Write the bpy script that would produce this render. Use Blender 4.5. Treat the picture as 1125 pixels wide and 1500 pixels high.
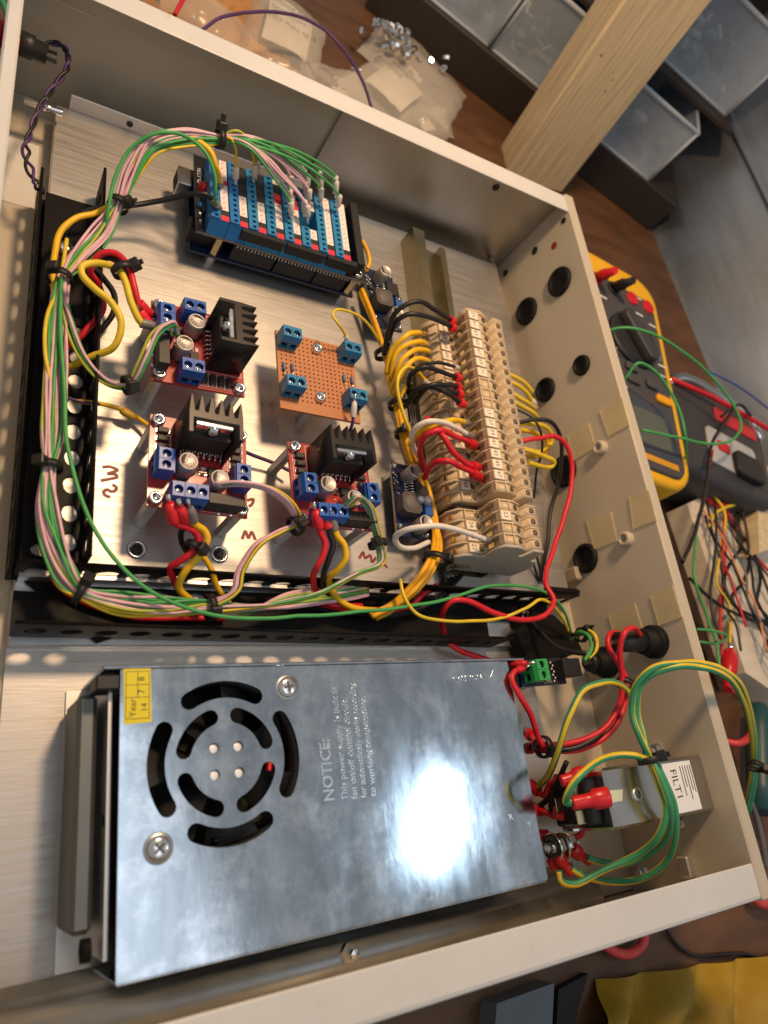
# Recreates a photograph of an open control cabinet full of wiring. Units inside the helpers are millimetres.
import bpy, bmesh, math, random
from mathutils import Vector, Matrix, noise
from mathutils.geometry import tessellate_polygon

random.seed(11)
S = 0.001
scene = bpy.context.scene
for o in list(bpy.data.objects):
    bpy.data.objects.remove(o)
COL = scene.collection

# ---------------------------------------------------------------- camera
RC = ((0.8503939,-0.1220538,0.5117939),(0.0936246,-0.922094,-0.3754692),(0.5177495,0.3672132,-0.7727159))
CX, CY, CZ, FPX = -56.09, -52.7125, 309.485, 1029.088
cam_d = bpy.data.cameras.new('camera')
cam = bpy.data.objects.new('camera', cam_d)
COL.objects.link(cam)
r0, r1, r2 = [Vector(r) for r in RC]
cam.matrix_world = Matrix(((r0.x, -r1.x, -r2.x, CX*S), (r0.y, -r1.y, -r2.y, CY*S),
                           (r0.z, -r1.z, -r2.z, CZ*S), (0, 0, 0, 1)))
cam_d.sensor_fit = 'HORIZONTAL'
cam_d.sensor_width = 36
cam_d.lens = FPX/1125*36
cam_d.clip_start = 0.01
cam_d.clip_end = 20
cam_d.dof.use_dof = True
cam_d.dof.focus_distance = 0.345
cam_d.dof.aperture_fstop = 11
scene.camera = cam
scene.render.resolution_x = 768
scene.render.resolution_y = 1024

# ---------------------------------------------------------------- world, lamps, exposure
w = bpy.data.worlds.new('World')
scene.world = w
w.use_nodes = True
w.node_tree.nodes['Background'].inputs[0].default_value = (0.86, 0.85, 0.84, 1)
w.node_tree.nodes['Background'].inputs[1].default_value = 0.36

def lamp(name, loc, target, power, col, sx, sy=None, shape='DISK', spread=180):
    d = bpy.data.lights.new(name, 'AREA')
    d.energy = power
    d.color = col
    d.shape = shape
    d.size = sx*S
    if sy: d.size_y = sy*S
    d.spread = math.radians(spread)
    o = bpy.data.objects.new(name, d)
    COL.objects.link(o)
    o.location = Vector(loc)*S
    o.rotation_euler = (Vector(target)-Vector(loc)).to_track_quat('-Z', 'Y').to_euler()
    return o
# warm bench lamp over the far left, cool tube to the right whose mirror image lies on the power supply
lamp('warm_lamp', (130, 330, 560), (160, 90, 0), 3.4, (1.0, 0.66, 0.38), 90)
lamp('cool_lamp', (486, -92, 560), (120, 60, 0), 0.20, (0.70, 0.86, 1.0), 120, 40, 'ELLIPSE')
lamp('ceiling_light', (250, -250, 1500), (150, 60, 0), 1.5, (0.85, 0.92, 1.0), 500, 900, 'RECTANGLE')

scene.view_settings.view_transform = 'Standard'
scene.view_settings.look = 'None'
scene.view_settings.exposure = 0.0
scene.view_settings.gamma = 1.0
scene.view_settings.use_curve_mapping = False

# ---------------------------------------------------------------- pixel helpers (pixels of the 1125x1500 photograph)
def ray(px, py):
    a, b = (px-562.5)/FPX, (py-750)/FPX
    return r0*a+r1*b+r2
CAM = Vector((CX, CY, CZ))
def at(px, py, z):
    d = ray(px, py)
    return CAM+d*((z-CZ)/d.z)
def atx(px, py, x):
    d = ray(px, py)
    return CAM+d*((x-CX)/d.x)
def aty(px, py, y):
    d = ray(px, py)
    return CAM+d*((y-CY)/d.y)

# ---------------------------------------------------------------- materials
MATS = {}
def pm(name, col, rough=0.5, metal=0.0, var=0.06, scale=60, bump=0.0, bscale=400, stretch=None, rvar=0.0, coat=0.0,
       trans=0.0, spec=0.5, alpha=1.0, aniso=0.0, dirt=None, ior=1.45, sss=0.0, emit=None):
    if name in MATS: return MATS[name]
    m = bpy.data.materials.new(name)
    m.use_nodes = True
    nt = m.node_tree; N = nt.nodes; Lk = nt.links
    b = N['Principled BSDF']
    b.inputs['Roughness'].default_value = rough
    b.inputs['Metallic'].default_value = metal
    b.inputs['Base Color'].default_value = (*col, 1)
    b.inputs['Coat Weight'].default_value = coat
    b.inputs['Coat Roughness'].default_value = 0.15
    b.inputs['Transmission Weight'].default_value = trans
    b.inputs['Specular IOR Level'].default_value = spec
    b.inputs['IOR'].default_value = ior
    b.inputs['Alpha'].default_value = alpha
    b.inputs['Anisotropic'].default_value = aniso
    if sss:
        b.inputs['Subsurface Weight'].default_value = sss
        b.inputs['Subsurface Radius'].default_value = (0.002, 0.001, 0.0006)
    tc = N.new('ShaderNodeTexCoord')
    mp = N.new('ShaderNodeMapping')
    Lk.new(tc.outputs['Object'], mp.inputs[0])
    if stretch: mp.inputs['Scale'].default_value = stretch
    nz = N.new('ShaderNodeTexNoise')
    nz.inputs['Scale'].default_value = scale
    nz.inputs['Detail'].default_value = 6
    nz.inputs['Roughness'].default_value = 0.6
    Lk.new(mp.outputs[0], nz.inputs['Vector'])
    if var:
        mr = N.new('ShaderNodeMapRange')
        mr.inputs[1].default_value = 0.3; mr.inputs[2].default_value = 0.7
        mr.inputs[3].default_value = 1-var; mr.inputs[4].default_value = 1+var
        Lk.new(nz.outputs[0], mr.inputs[0])
        mx = N.new('ShaderNodeVectorMath'); mx.operation = 'SCALE'
        mx.inputs[0].default_value = col
        Lk.new(mr.outputs[0], mx.inputs['Scale'])
        out = mx.outputs[0]
        if dirt:
            dcol, dscale, lo, hi = dirt
            n2 = N.new('ShaderNodeTexNoise'); n2.inputs['Scale'].default_value = dscale; n2.inputs['Detail'].default_value = 8
            n2.inputs['Roughness'].default_value = 0.7
            Lk.new(tc.outputs['Object'], n2.inputs['Vector'])
            r2_ = N.new('ShaderNodeMapRange'); r2_.inputs[1].default_value = lo; r2_.inputs[2].default_value = hi
            Lk.new(n2.outputs[0], r2_.inputs[0])
            mi = N.new('ShaderNodeMix'); mi.data_type = 'RGBA'
            Lk.new(r2_.outputs[0], mi.inputs[0]); Lk.new(out, mi.inputs[6]); mi.inputs[7].default_value = (*dcol, 1)
            out = mi.outputs[2]
        Lk.new(out, b.inputs['Base Color'])
    if rvar:
        n3 = N.new('ShaderNodeTexNoise'); n3.inputs['Scale'].default_value = scale*0.7; n3.inputs['Detail'].default_value = 7
        n3.inputs['Roughness'].default_value = 0.65
        Lk.new(mp.outputs[0], n3.inputs['Vector'])
        m3 = N.new('ShaderNodeMapRange')
        m3.inputs[1].default_value = 0.3; m3.inputs[2].default_value = 0.7
        m3.inputs[3].default_value = max(0.02, rough-rvar); m3.inputs[4].default_value = rough+rvar
        Lk.new(n3.outputs[0], m3.inputs[0]); Lk.new(m3.outputs[0], b.inputs['Roughness'])
    if bump:
        nb = N.new('ShaderNodeTexNoise'); nb.inputs['Scale'].default_value = bscale; nb.inputs['Detail'].default_value = 4
        Lk.new(mp.outputs[0], nb.inputs['Vector'])
        bp = N.new('ShaderNodeBump'); bp.inputs['Strength'].default_value = bump; bp.inputs['Distance'].default_value = 0.0005
        Lk.new(nb.outputs[0], bp.inputs['Height']); Lk.new(bp.outputs[0], b.inputs['Normal'])
    if emit:
        b.inputs['Emission Color'].default_value = (*emit[0], 1); b.inputs['Emission Strength'].default_value = emit[1]
    MATS[name] = m
    return m

paint = pm('cabinet_paint_bounce', (0.49, 0.43, 0.335), 0.42, var=0.04, scale=40, bump=0.12, bscale=900, dirt=((0.33, 0.28, 0.20), 35, 0.62, 0.8))  # inner walls: warm bounced light is mixed into the paint colour
paint_lit = pm('cabinet_paint_lit', (0.60, 0.60, 0.585), 0.38, var=0.04, scale=30, bump=0.14, bscale=700, dirt=((0.40, 0.36, 0.30), 80, 0.63, 0.76))  # same paint on the rims, with whiter, cooler light put into its colour
alu = pm('brushed_aluminium', (0.50, 0.48, 0.455), 0.46, 0.9, var=0.08, scale=8, bump=0.10, bscale=16, stretch=(5, 90, 5), rvar=0.07,
         dirt=((0.60, 0.56, 0.50), 28, 0.55, 0.8))
alu2 = pm('dull_aluminium', (0.70, 0.68, 0.66), 0.42, 1.0, var=0.08, scale=20, bump=0.08, bscale=60, rvar=0.10)
galv = pm('galvanised_steel', (0.62, 0.64, 0.65), 0.35, 1.0, var=0.10, scale=70, bump=0.05, bscale=200, rvar=0.08)
zincy = pm('yellow_zinc_steel', (0.36, 0.31, 0.19), 0.32, 1.0, var=0.10, scale=30, rvar=0.10)
chrome = pm('bright_steel', (0.80, 0.79, 0.77), 0.16, 1.0, var=0.05, scale=200, rvar=0.06)
brass = pm('brass', (0.72, 0.58, 0.33), 0.25, 1.0, var=0.06, scale=200)
blackpaint = pm('black_steel_paint', (0.009, 0.008, 0.0075), 0.5, var=0.2, scale=120, bump=0.15, bscale=500, spec=0.16)
blackpl = pm('black_plastic', (0.014, 0.013, 0.013), 0.45, var=0.15, scale=150)
blackan = pm('black_anodised', (0.016, 0.014, 0.013), 0.36, 0.35, var=0.2, scale=90)
rubber = pm('black_rubber', (0.007, 0.007, 0.0065), 0.62, var=0.2, scale=150, spec=0.25)
redpcb = pm('red_board', (0.40, 0.022, 0.018), 0.32, var=0.10, scale=300, coat=0.3)
redpcbe = pm('board_edge', (0.30, 0.10, 0.06), 0.6, var=0.10, scale=300)
bluepcb = pm('blue_board', (0.006, 0.014, 0.055), 0.32, var=0.10, scale=300, coat=0.3)
blackpcb = pm('black_board', (0.014, 0.014, 0.016), 0.30, var=0.15, scale=250, coat=0.3)
perf = pm('phenolic_board', (0.47, 0.185, 0.075), 0.45, var=0.08, scale=90)
copper = pm('copper_pad', (0.75, 0.38, 0.2), 0.35, 1.0)
bluet = pm('blue_terminal', (0.015, 0.10, 0.42), 0.36, var=0.06, scale=120)
tealt = pm('teal_terminal', (0.025, 0.20, 0.40), 0.36, var=0.06, scale=120)
greent = pm('green_terminal', (0.03, 0.35, 0.09), 0.36, var=0.06, scale=120)
beige = pm('beige_polyamide', (0.60, 0.46, 0.29), 0.42, var=0.05, scale=120, sss=0.05)
beigeg = pm('grey_end_plate', (0.42, 0.39, 0.33), 0.45, var=0.05, scale=90)
tagm = pm('marker_tag', (0.80, 0.72, 0.58), 0.5, var=0.03, scale=120)
ink = pm('black_ink', (0.02, 0.018, 0.016), 0.6, var=0)
greyink = pm('grey_ink', (0.12, 0.10, 0.09), 0.6, var=0)
marker = pm('maroon_marker', (0.22, 0.035, 0.03), 0.5, var=0.2, scale=300)
whitem = pm('white_plastic', (0.78, 0.76, 0.72), 0.45, var=0.04, scale=120)
whiteink = pm('white_print', (0.72, 0.70, 0.66), 0.55, var=0)
redpl = pm('red_vinyl', (0.55, 0.012, 0.018), 0.30, var=0.08, scale=150)
redfer = pm('red_ferrule', (0.70, 0.02, 0.03), 0.32, var=0.05, scale=150)
grayfer = pm('grey_ferrule', (0.20, 0.18, 0.17), 0.4, var=0.08, scale=150)
whitefer = pm('white_ferrule', (0.62, 0.58, 0.54), 0.38, var=0.05, scale=150, sss=0.1)
padm = pm('foam_pad', (0.80, 0.68, 0.36), 0.30, var=0.10, scale=60, bump=0.4, bscale=90, alpha=0.42)
capal = pm('capacitor_can', (0.52, 0.47, 0.44), 0.5, 0.75, var=0.05, scale=200)
capsl = pm('capacitor_sleeve', (0.20, 0.17, 0.17), 0.35, 0.3, var=0.1, scale=200)
chipm = pm('chip_epoxy', (0.025, 0.022, 0.021), 0.5, var=0.2, scale=300)
ferrite = pm('ferrite', (0.075, 0.065, 0.06), 0.6, var=0.15, scale=300)
yellowlab = pm('yellow_sticker', (0.72, 0.60, 0.015), 0.5, var=0.03, scale=90)
whitelab = pm('white_sticker', (0.78, 0.78, 0.78), 0.45, var=0.03, scale=90)
wood = pm('pine', (0.70, 0.56, 0.34), 0.5, var=0.26, scale=10, stretch=(45, 45, 1.6), bump=0.1, bscale=10)
benchw = pm('bench_wood', (0.115, 0.052, 0.022), 0.5, var=0.35, scale=6, stretch=(3, 14, 3), dirt=((0.08, 0.035, 0.018), 9, 0.5, 0.75))
whitewood = pm('pale_board', (0.70, 0.62, 0.50), 0.6, var=0.08, scale=12, stretch=(1, 12, 1))

def wmat(name, col, rough=0.42): return pm('wire_'+name, col, rough, var=0.12, scale=160, bump=0.05, bscale=500)
W = dict(pink=wmat('pink', (0.70, 0.43, 0.49)), green=wmat('green', (0.06, 0.34, 0.09)), yellow=wmat('yellow', (0.72, 0.52, 0.03)),
         amber=wmat('amber', (0.80, 0.40, 0.008)), gold=wmat('gold', (0.80, 0.47, 0.01)), red=wmat('red', (0.60, 0.012, 0.025)), black=wmat('black', (0.014, 0.012, 0.012)),
         white=wmat('white', (0.74, 0.68, 0.60)), purple=wmat('purple', (0.075, 0.032, 0.12)), lime=wmat('lime', (0.42, 0.45, 0.05)),
         orange=wmat('orange', (0.72, 0.30, 0.10)), blue=wmat('blue', (0.04, 0.09, 0.35)), egreen=wmat('earth_green', (0.04, 0.26, 0.12)),
         eyellow=wmat('earth_yellow', (0.72, 0.50, 0.03)), grey=wmat('grey', (0.15, 0.14, 0.14)), coral=wmat('coral', (0.66, 0.06, 0.06)))

# ---------------------------------------------------------------- mesh helpers
class MB:
    def __init__(s): s.v = []; s.f = []; s.m = []; s.sm = []
    def add(s, vs, fs, mi=0, smooth=False):
        n = len(s.v); s.v += [Vector(v) for v in vs]
        for f in fs:
            s.f.append([i+n for i in f]); s.m.append(mi); s.sm.append(smooth)
        return s
    def box(s, x0, x1, y0, y1, z0, z1, mi=0, ch=0.0):
        if ch:                                       # chamfered box
            ch = min(ch, (x1-x0)/2.2, (y1-y0)/2.2, (z1-z0)/2.2)
            vs = []; idx = {}
            for ix, X in enumerate((x0, x1)):
                for iy, Y in enumerate((y0, y1)):
                    for iz, Zz in enumerate((z0, z1)):
                        sx, sy, sz = (1, -1)[ix], (1, -1)[iy], (1, -1)[iz]
                        for k in range(3):
                            d = [ch*sx, ch*sy, ch*sz]; d[k] = 0
                            idx[(ix, iy, iz, k)] = len(vs); vs.append((X+d[0], Y+d[1], Zz+d[2]))
            fs = []
            g = lambda a, b, c, k: idx[(a, b, c, k)]
            for a in (0, 1):
                fs.append([g(a, 0, 0, 0), g(a, 1, 0, 0), g(a, 1, 1, 0), g(a, 0, 1, 0)][::(1 if not a else -1)][::-1])
                fs.append([g(0, a, 0, 1), g(1, a, 0, 1), g(1, a, 1, 1), g(0, a, 1, 1)][::(-1 if not a else 1)][::-1])
                fs.append([g(0, 0, a, 2), g(1, 0, a, 2), g(1, 1, a, 2), g(0, 1, a, 2)][::(1 if not a else -1)][::-1])
            for a in (0, 1):
                for b in (0, 1):
                    fs.append([g(a, b, 0, 0), g(a, b, 1, 0), g(a, b, 1, 1), g(a, b, 0, 1)])
                    fs.append([g(a, 0, b, 0), g(a, 1, b, 0), g(a, 1, b, 2), g(a, 0, b, 2)])
                    fs.append([g(0, a, b, 1), g(1, a, b, 1), g(1, a, b, 2), g(0, a, b, 2)])
                    for c in (0, 1):
                        fs.append([g(a, b, c, 0), g(a, b, c, 1), g(a, b, c, 2)])
            return s.add(vs, fs, mi)
        vs = [(x, y, z) for x in (x0, x1) for y in (y0, y1) for z in (z0, z1)]
        return s.add(vs, [(0, 1, 3, 2), (4, 6, 7, 5), (0, 4, 5, 1), (2, 3, 7, 6), (0, 2, 6, 4), (1, 5, 7, 3)], mi)
    def cyl(s, p0, p1, r0, r1=None, n=12, mi=0, cap=True):
        p0 = Vector(p0); p1 = Vector(p1); r1 = r0 if r1 is None else r1
        return s.lathe(p0, (p1-p0).normalized(), [(0, r0), ((p1-p0).length, r1)], n, mi, cap)
    def lathe(s, org, ax, prof, n=16, mi=0, cap=True, smooth=True):
        org = Vector(org); ax = Vector(ax).normalized()
        u = ax.orthogonal().normalized(); v = ax.cross(u)
        vs = []; fs = []
        for h, r in prof:
            for i in range(n):
                a = 2*math.pi*i/n
                vs.append(org+ax*h+(u*math.cos(a)+v*math.sin(a))*r)
        for k in range(len(prof)-1):
            for i in range(n):
                j = (i+1) % n
                fs.append((k*n+i, k*n+j, (k+1)*n+j, (k+1)*n+i))
        s.add(vs, fs, mi, smooth)
        if cap:
            m = len(s.v)-len(vs)
            for base, rv in ((0, True), ((len(prof)-1)*n, False)):
                f = [m+base+i for i in range(n)]
                s.f.append(f[::-1] if rv else f); s.m.append(mi); s.sm.append(False)
        return s
    def tube(s, pts, r, n=8, mi=0, stripe=None, caps=True, twist=0.0):
        pts = [Vector(p) for p in pts]
        rr = r if isinstance(r, (list, tuple)) else [r]*len(pts)
        t = (pts[1]-pts[0]).normalized(); u = t.orthogonal().normalized()
        rings = []; base = len(s.v); ang = 0.0
        for i, p in enumerate(pts):
            tn = (pts[min(i+1, len(pts)-1)]-pts[max(i-1, 0)])
            tn = tn.normalized() if tn.length > 1e-9 else t
            q = t.rotation_difference(tn); u = (q @ u); u = (u-tn*u.dot(tn)).normalized(); t = tn
            v = t.cross(u)
            if i: ang += twist*(pts[i]-pts[i-1]).length
            for k in range(n):
                a = 2*math.pi*k/n+ang
                s.v.append(p+(u*math.cos(a)+v*math.sin(a))*rr[i])
        for i in range(len(pts)-1):
            for k in range(n):
                j = (k+1) % n
                s.f.append([base+i*n+k, base+i*n+j, base+(i+1)*n+j, base+(i+1)*n+k])
                s.m.append(stripe[k] if stripe else mi); s.sm.append(True)
        if caps:
            for b0, rv in ((0, True), ((len(pts)-1)*n, False)):
                f = [base+b0+k for k in range(n)]
                s.f.append(f[::-1] if rv else f); s.m.append(mi); s.sm.append(False)
        return s
    def prism(s, poly, org, U, V, Wd, mi=0, holes=()):
        """polygon (u,v) list extruded along the vector Wd; holes are polygons too"""
        org, U, V, Wd = Vector(org), Vector(U), Vector(V), Vector(Wd)
        loops = [poly]+list(holes)
        flat = [p for l in loops for p in l]
        tris = tessellate_polygon([[Vector((p[0], p[1], 0)) for p in l] for l in loops]) if holes or len(poly) > 4 else [list(range(len(poly)))]
        n = len(flat); b = len(s.v)
        s.v += [org+U*p[0]+V*p[1] for p in flat]+[org+U*p[0]+V*p[1]+Wd for p in flat]
        for t in tris:
            s.f.append([b+i for i in t]); s.m.append(mi); s.sm.append(False)
            s.f.append([b+n+i for i in t][::-1]); s.m.append(mi); s.sm.append(False)
        k = 0
        for l in loops:
            for i in range(len(l)):
                j = (i+1) % len(l)
                s.f.append([b+k+i, b+k+j, b+n+k+j, b+n+k+i]); s.m.append(mi); s.sm.append(len(l) > 12)
            k += len(l)
        return s
    def xf(s, M, start=0):
        for i in range(start, len(s.v)): s.v[i] = M @ s.v[i]
        return s
    def mesh(s, name, mats):
        me = bpy.data.meshes.new(name)
        me.from_pydata([v*S for v in s.v], [], s.f)
        for m in (mats if isinstance(mats, (list, tuple)) else [mats]): me.materials.append(m)
        me.polygons.foreach_set('material_index', s.m)
        me.polygons.foreach_set('use_smooth', s.sm)
        bm = bmesh.new(); bm.from_mesh(me)
        bmesh.ops.recalc_face_normals(bm, faces=bm.faces)
        bm.to_mesh(me); bm.free()
        return me
    def build(s, name, mats, parent=None, label=None):
        return link(name, s.mesh(name, mats), parent, label)

def link(name, me, parent=None, label=None):
    o = bpy.data.objects.new(name, me)
    COL.objects.link(o)
    if parent: o.parent = parent
    if label: o['label'] = label
    return o
def tag(o, label, cat, group=None):
    o['label'] = label; o['category'] = cat
    if group: o['group'] = group
    return o
def thing(name, label, cat, loc=(0, 0, 0), rz=0.0, group=None):
    o = bpy.data.objects.new(name, None)
    o.empty_display_size = 0.005
    COL.objects.link(o)
    o.location = Vector(loc)*S
    o.rotation_euler = (0, 0, rz)
    return tag(o, label, cat, group)
def place(o, loc, rz=0.0):
    o.location = Vector(loc)*S; o.rotation_euler = (0, 0, rz); return o
def copy_tree(o, parent=None):
    c = o.copy(); COL.objects.link(c); c.parent = parent
    for ch in list(o.children):
        copy_tree(ch, c)
    return c
def struct(o):
    o['kind'] = 'structure'; return o
def catmull(P, n=8):
    P = [Vector(p) for p in P]
    if len(P) < 3:
        return [P[0].lerp(P[-1], i/n) for i in range(n+1)]
    Q = [P[0]*2-P[1]]+P+[P[-1]*2-P[-2]]
    out = []
    for i in range(1, len(Q)-2):
        a, b, c, d = Q[i-1:i+3]
        t0 = 0; t1 = t0+max((b-a).length, 1e-4)**0.5; t2 = t1+max((c-b).length, 1e-4)**0.5; t3 = t2+max((d-c).length, 1e-4)**0.5
        for k in range(n):
            t = t1+(t2-t1)*k/n
            A1 = a*((t1-t)/(t1-t0))+b*((t-t0)/(t1-t0)); A2 = b*((t2-t)/(t2-t1))+c*((t-t1)/(t2-t1)); A3 = c*((t3-t)/(t3-t2))+d*((t-t2)/(t3-t2))
            B1 = A1*((t2-t)/(t2-t0))+A2*((t-t0)/(t2-t0)); B2 = A2*((t3-t)/(t3-t1))+A3*((t-t1)/(t3-t1))
            out.append(B1*((t2-t)/(t2-t1))+B2*((t-t1)/(t2-t1)))
    out.append(P[-1])
    return out
TXT = {}
def text_mesh(s, size, mat, ext=0.05, align='LEFT', narrow=1.0, bold=0.0):
    key = (s, size, mat.name, ext, align, narrow, bold)
    if key in TXT: return TXT[key]
    c = bpy.data.curves.new('lettering', 'FONT')
    c.body = s; c.size = size*S; c.extrude = ext*S; c.align_x = align; c.offset = bold*S; c.resolution_u = 2
    o = bpy.data.objects.new('lettering', c); COL.objects.link(o)
    o.scale = (narrow, 1, 1)
    dg = bpy.context.evaluated_depsgraph_get()
    me = bpy.data.meshes.new_from_object(o.evaluated_get(dg))
    for v in me.vertices: v.co.x *= narrow
    bpy.data.objects.remove(o); bpy.data.curves.remove(c)
    me.materials.clear(); me.materials.append(mat)
    TXT[key] = me
    return me
def text(s, size, mat, org, U, V, parent=None, name='lettering', **k):
    o = link(name, text_mesh(s, size, mat, **k), parent)
    U = Vector(U).normalized(); N_ = U.cross(Vector(V)).normalized(); V = N_.cross(U)
    o.matrix_local = Matrix(((U.x, V.x, N_.x, org[0]*S), (U.y, V.y, N_.y, org[1]*S), (U.z, V.z, N_.z, org[2]*S), (0, 0, 0, 1)))
    return o
def arc(cx, cy, r, a0, a1, n):
    return [(cx+r*math.cos(a0+(a1-a0)*i/n), cy+r*math.sin(a0+(a1-a0)*i/n)) for i in range(n+1)]
def circle(cx, cy, r, n=12):
    return [(cx+r*math.cos(2*math.pi*i/n), cy+r*math.sin(2*math.pi*i/n)) for i in range(n)]
def screw_mesh(r=2.7, h=2.2, cross=True, mat=None):
    b = MB()
    b.lathe((0, 0, 0), (0, 0, 1), [(0, r), (h*0.6, r), (h, r*0.75), (h, r*0.48), (h*0.45, r*0.44), (h*0.45, 0.01)], 14, 0, False)
    return b.mesh('screw', mat or chrome)
ZU = 12.5         # top of the raised mounting plate
AC = -0.006       # cabinet is turned this little against the power supply
def cloc(x, y):   # cabinet frame -> world
    c, s_ = math.cos(AC), math.sin(AC); return (c*x-s_*y, s_*x+c*y)

# ================================================================ the setting
b = MB(); b.box(-700, 1300, -700, 1500, -28, -8)
struct(b.build('workbench', benchw))

# ================================================================ cabinet
cab = thing('cabinet', 'open cream painted steel cabinet with folded rims around the wiring', 'cabinet', (0, 0, -8), AC)
def cpart(name, b, m, lab=None):
    for i in range(len(b.v)): b.v[i].z += 8
    return b.build(name, m, cab, lab)
cpart('floor_panel', MB().box(-53.4, 285.8, -118, 321, -3, -1.6), paint)
cpart('far_wall', MB().box(-53.4, 285.8, 321.3, 322.7, -8, 74), paint)
# rims: the folded lips over the far and near walls, with a rounded outer edge
def lip(y0, y1, out):
    pr = [(0, -9), (1.3, -9), (1.3, -1.3), (abs(y1-y0)-1.6, -1.3), (abs(y1-y0)-1.0, -0.4), (abs(y1-y0)-1.6, 0), (2.0, 0), (0.7, -0.5), (0.1, -1.6)]
    b_ = MB().prism(pr, (-53.4, out, 75.2), (0, 1 if out < 0 else -1, 0), (0, 0, 1), (339.3, 0, 0))
    return b_
cpart('far_rim', lip(306, 322.7, 322.75), paint_lit)
cpart('near_wall', MB().box(-53.4, 285.8, -120, -118.7, -8, 66), paint)
cpart('near_rim', lip(-120, -103.3, -120.05), paint_lit)
def side(x0, x1, s):
    return MB().box(x0, x1, -120.6, 323.3, -8, 76.2, ch=0.9)
cpart('left_wall', side(-59.6, -53.6, -1), paint_lit)
RW = cpart('right_wall', side(286, 294.2, 1), paint)
# cut-outs of the far wall and the bright sheet lining its right part
cpart('lining_sheet', MB().box(113, 285, 318.6, 320.6, 2, 73, ch=0.3), pm('lining_metal', (0.55, 0.53, 0.50), 0.38, 1.0, var=0.12, scale=16, rvar=0.1, bump=0.04, bscale=60))
def disc_on_x(y, z, r, h=0.4, n=16):
    return MB().lathe((285.98, y, z), (-1, 0, 0), [(0, r), (h, r*0.96), (h*0.3, r*0.7), (h*0.3, 0.01)], n, 0, False)
def cinv(p):      # world -> cabinet frame
    c, s_ = math.cos(-AC), math.sin(-AC); return Vector((c*p[0]-s_*p[1], s_*p[0]+c*p[1], p[2]))
for px, py, r in ((823, 322, 2.3), (781, 366, 3.0), (738, 399, 2.6)):
    q = cinv(atx(px, py, 286)); cpart('bolt_hole', disc_on_x(q.y, q.z, r), blackpl)
q = cinv(atx(809, 359, 286)); cpart('red_mark', MB().lathe((285.98, q.y, q.z), (-1, 0, 0), [(0, 3), (0.12, 2.6), (0.12, 0.01)], 9, 0, False), pm('red_pen', (0.25, 0.02, 0.02), 0.6))
q = cinv(aty(726, 273, 318)); cpart('bolt_hole', MB().lathe((q.x, 318.5, q.z), (0, -1, 0), [(0, 2.6), (0.5, 2.5), (0.2, 1.8), (0.2, 0.01)], 16, 0, False), blackpl)
q = cinv(aty(102, 10, 321)); cpart('seam_line', MB().box(q.x-14, q.x+14, 321, 321.4, q.z-0.4, q.z+0.4), pm('pale_scratch', (0.6, 0.57, 0.5), 0.5))
# rubber grommets and plastic spacers of the right wall
for y, z, r in ((260.6, 53.6, 10.6), (260.3, 19.2, 10.4), (192.9, 19.4, 8.8), (191.4, 53.7, 7.0), (129.9, 18.6, 11.0), (68.1, 19.7, 9.6)):
    q = cinv((286, y, z))
    g = MB().lathe((286.3, q.y, z), (-1, 0, 0), [(0, r), (1.6, r), (3.0, r*0.90), (3.2, r*0.80), (2.2, r*0.72), (1.2, r*0.66), (0.9, r*0.2), (1.4, r*0.13), (1.6, 0.01)], 24, 0, False)
    gr = cpart('grommet', g, rubber)
for y, z in ((130.5, 52.6), (68.5, 53.75)):
    q = cinv((286, y, z))
    cpart('spacer', MB().lathe((286.2, q.y, z), (-1, 0, 0), [(0, 4.6), (4.2, 4.4), (4.8, 3.9), (4.8, 2.4), (1.0, 1.9), (1.0, 0.01)], 20, 0, False), pm('cream_plastic', (0.50, 0.44, 0.34), 0.45))
# squares of sticky foam
def padpx(ox, oy, s, pts): return [(ox+x/s, oy+y/s) for x, y in pts]
for ps in (padpx(700, 240, 2.647, ((345, 1052), (430, 1005), (455, 1100), (372, 1150))),
           padpx(700, 240, 2.647, ((470, 955), (558, 905), (588, 1013), (507, 1056))),
           padpx(780, 640, 4.69, ((370, 575), (540, 515), (582, 715), (430, 775))),
           padpx(900, 500, 3.0, ((65, 682), (155, 652), (188, 785), (85, 825))),
           padpx(600, 820, 2.8125, ((822, 228), (930, 180), (960, 280), (850, 325))),
           padpx(600, 820, 2.8125, ((995, 150), (1085, 105), (1125, 235), (1030, 272)))):
    qs = [cinv(atx(x, y, 286)) for x, y in ps]
    b = MB(); n = 5; base = []
    for lv, xx in ((0, 286.02), (1, 285.0)):
        pass
    b.prism([(q.y, q.z) for q in qs], (286.05, 0, 0), (0, 1, 0), (0, 0, 1), (-1.2, 0, 0))
    cpart('foam_pad', b, padm)
# fixing bolts and clips low on the right wall
for px, py, r in ((962, 1100, 3.6), (944, 1277, 3.0), (998, 1206, 2.2)):
    q = cinv(atx(px, py, 286))
    b = MB().lathe((286.2, q.y, q.z), (-1, 0, 0), [(0, r*1.5), (1, r*1.5), (1, r), (3.4, r), (3.6, r*0.55), (6.2, r*0.5), (6.2, 0.01)], 6, 0, False, smooth=False)
    cpart('fixing_bolt', b, chrome)
q = cinv(atx(1012, 1268, 286)); cpart('edge_clip', MB().box(281, 286.2, q.y-5, q.y+5, q.z-4, q.z+3, ch=0.8), alu2)
q = cinv(atx(842, 842, 286)); cpart('tie_mount', MB().box(280.5, 286.1, q.y-5, q.y+4, q.z-6, q.z+6, ch=1), pm('tie_mount', (0.40, 0.33, 0.22), 0.5))
# marks drawn on the cabinet floor: a scrap of pale tape
p0 = at(20, 250, -1.5); b = MB().box(p0.x-9, p0.x+9, p0.y-22, p0.y+22, -1.55, -1.3)
cpart('tape_scrap', b, pm('tape', (0.62, 0.60, 0.56), 0.5))

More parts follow.
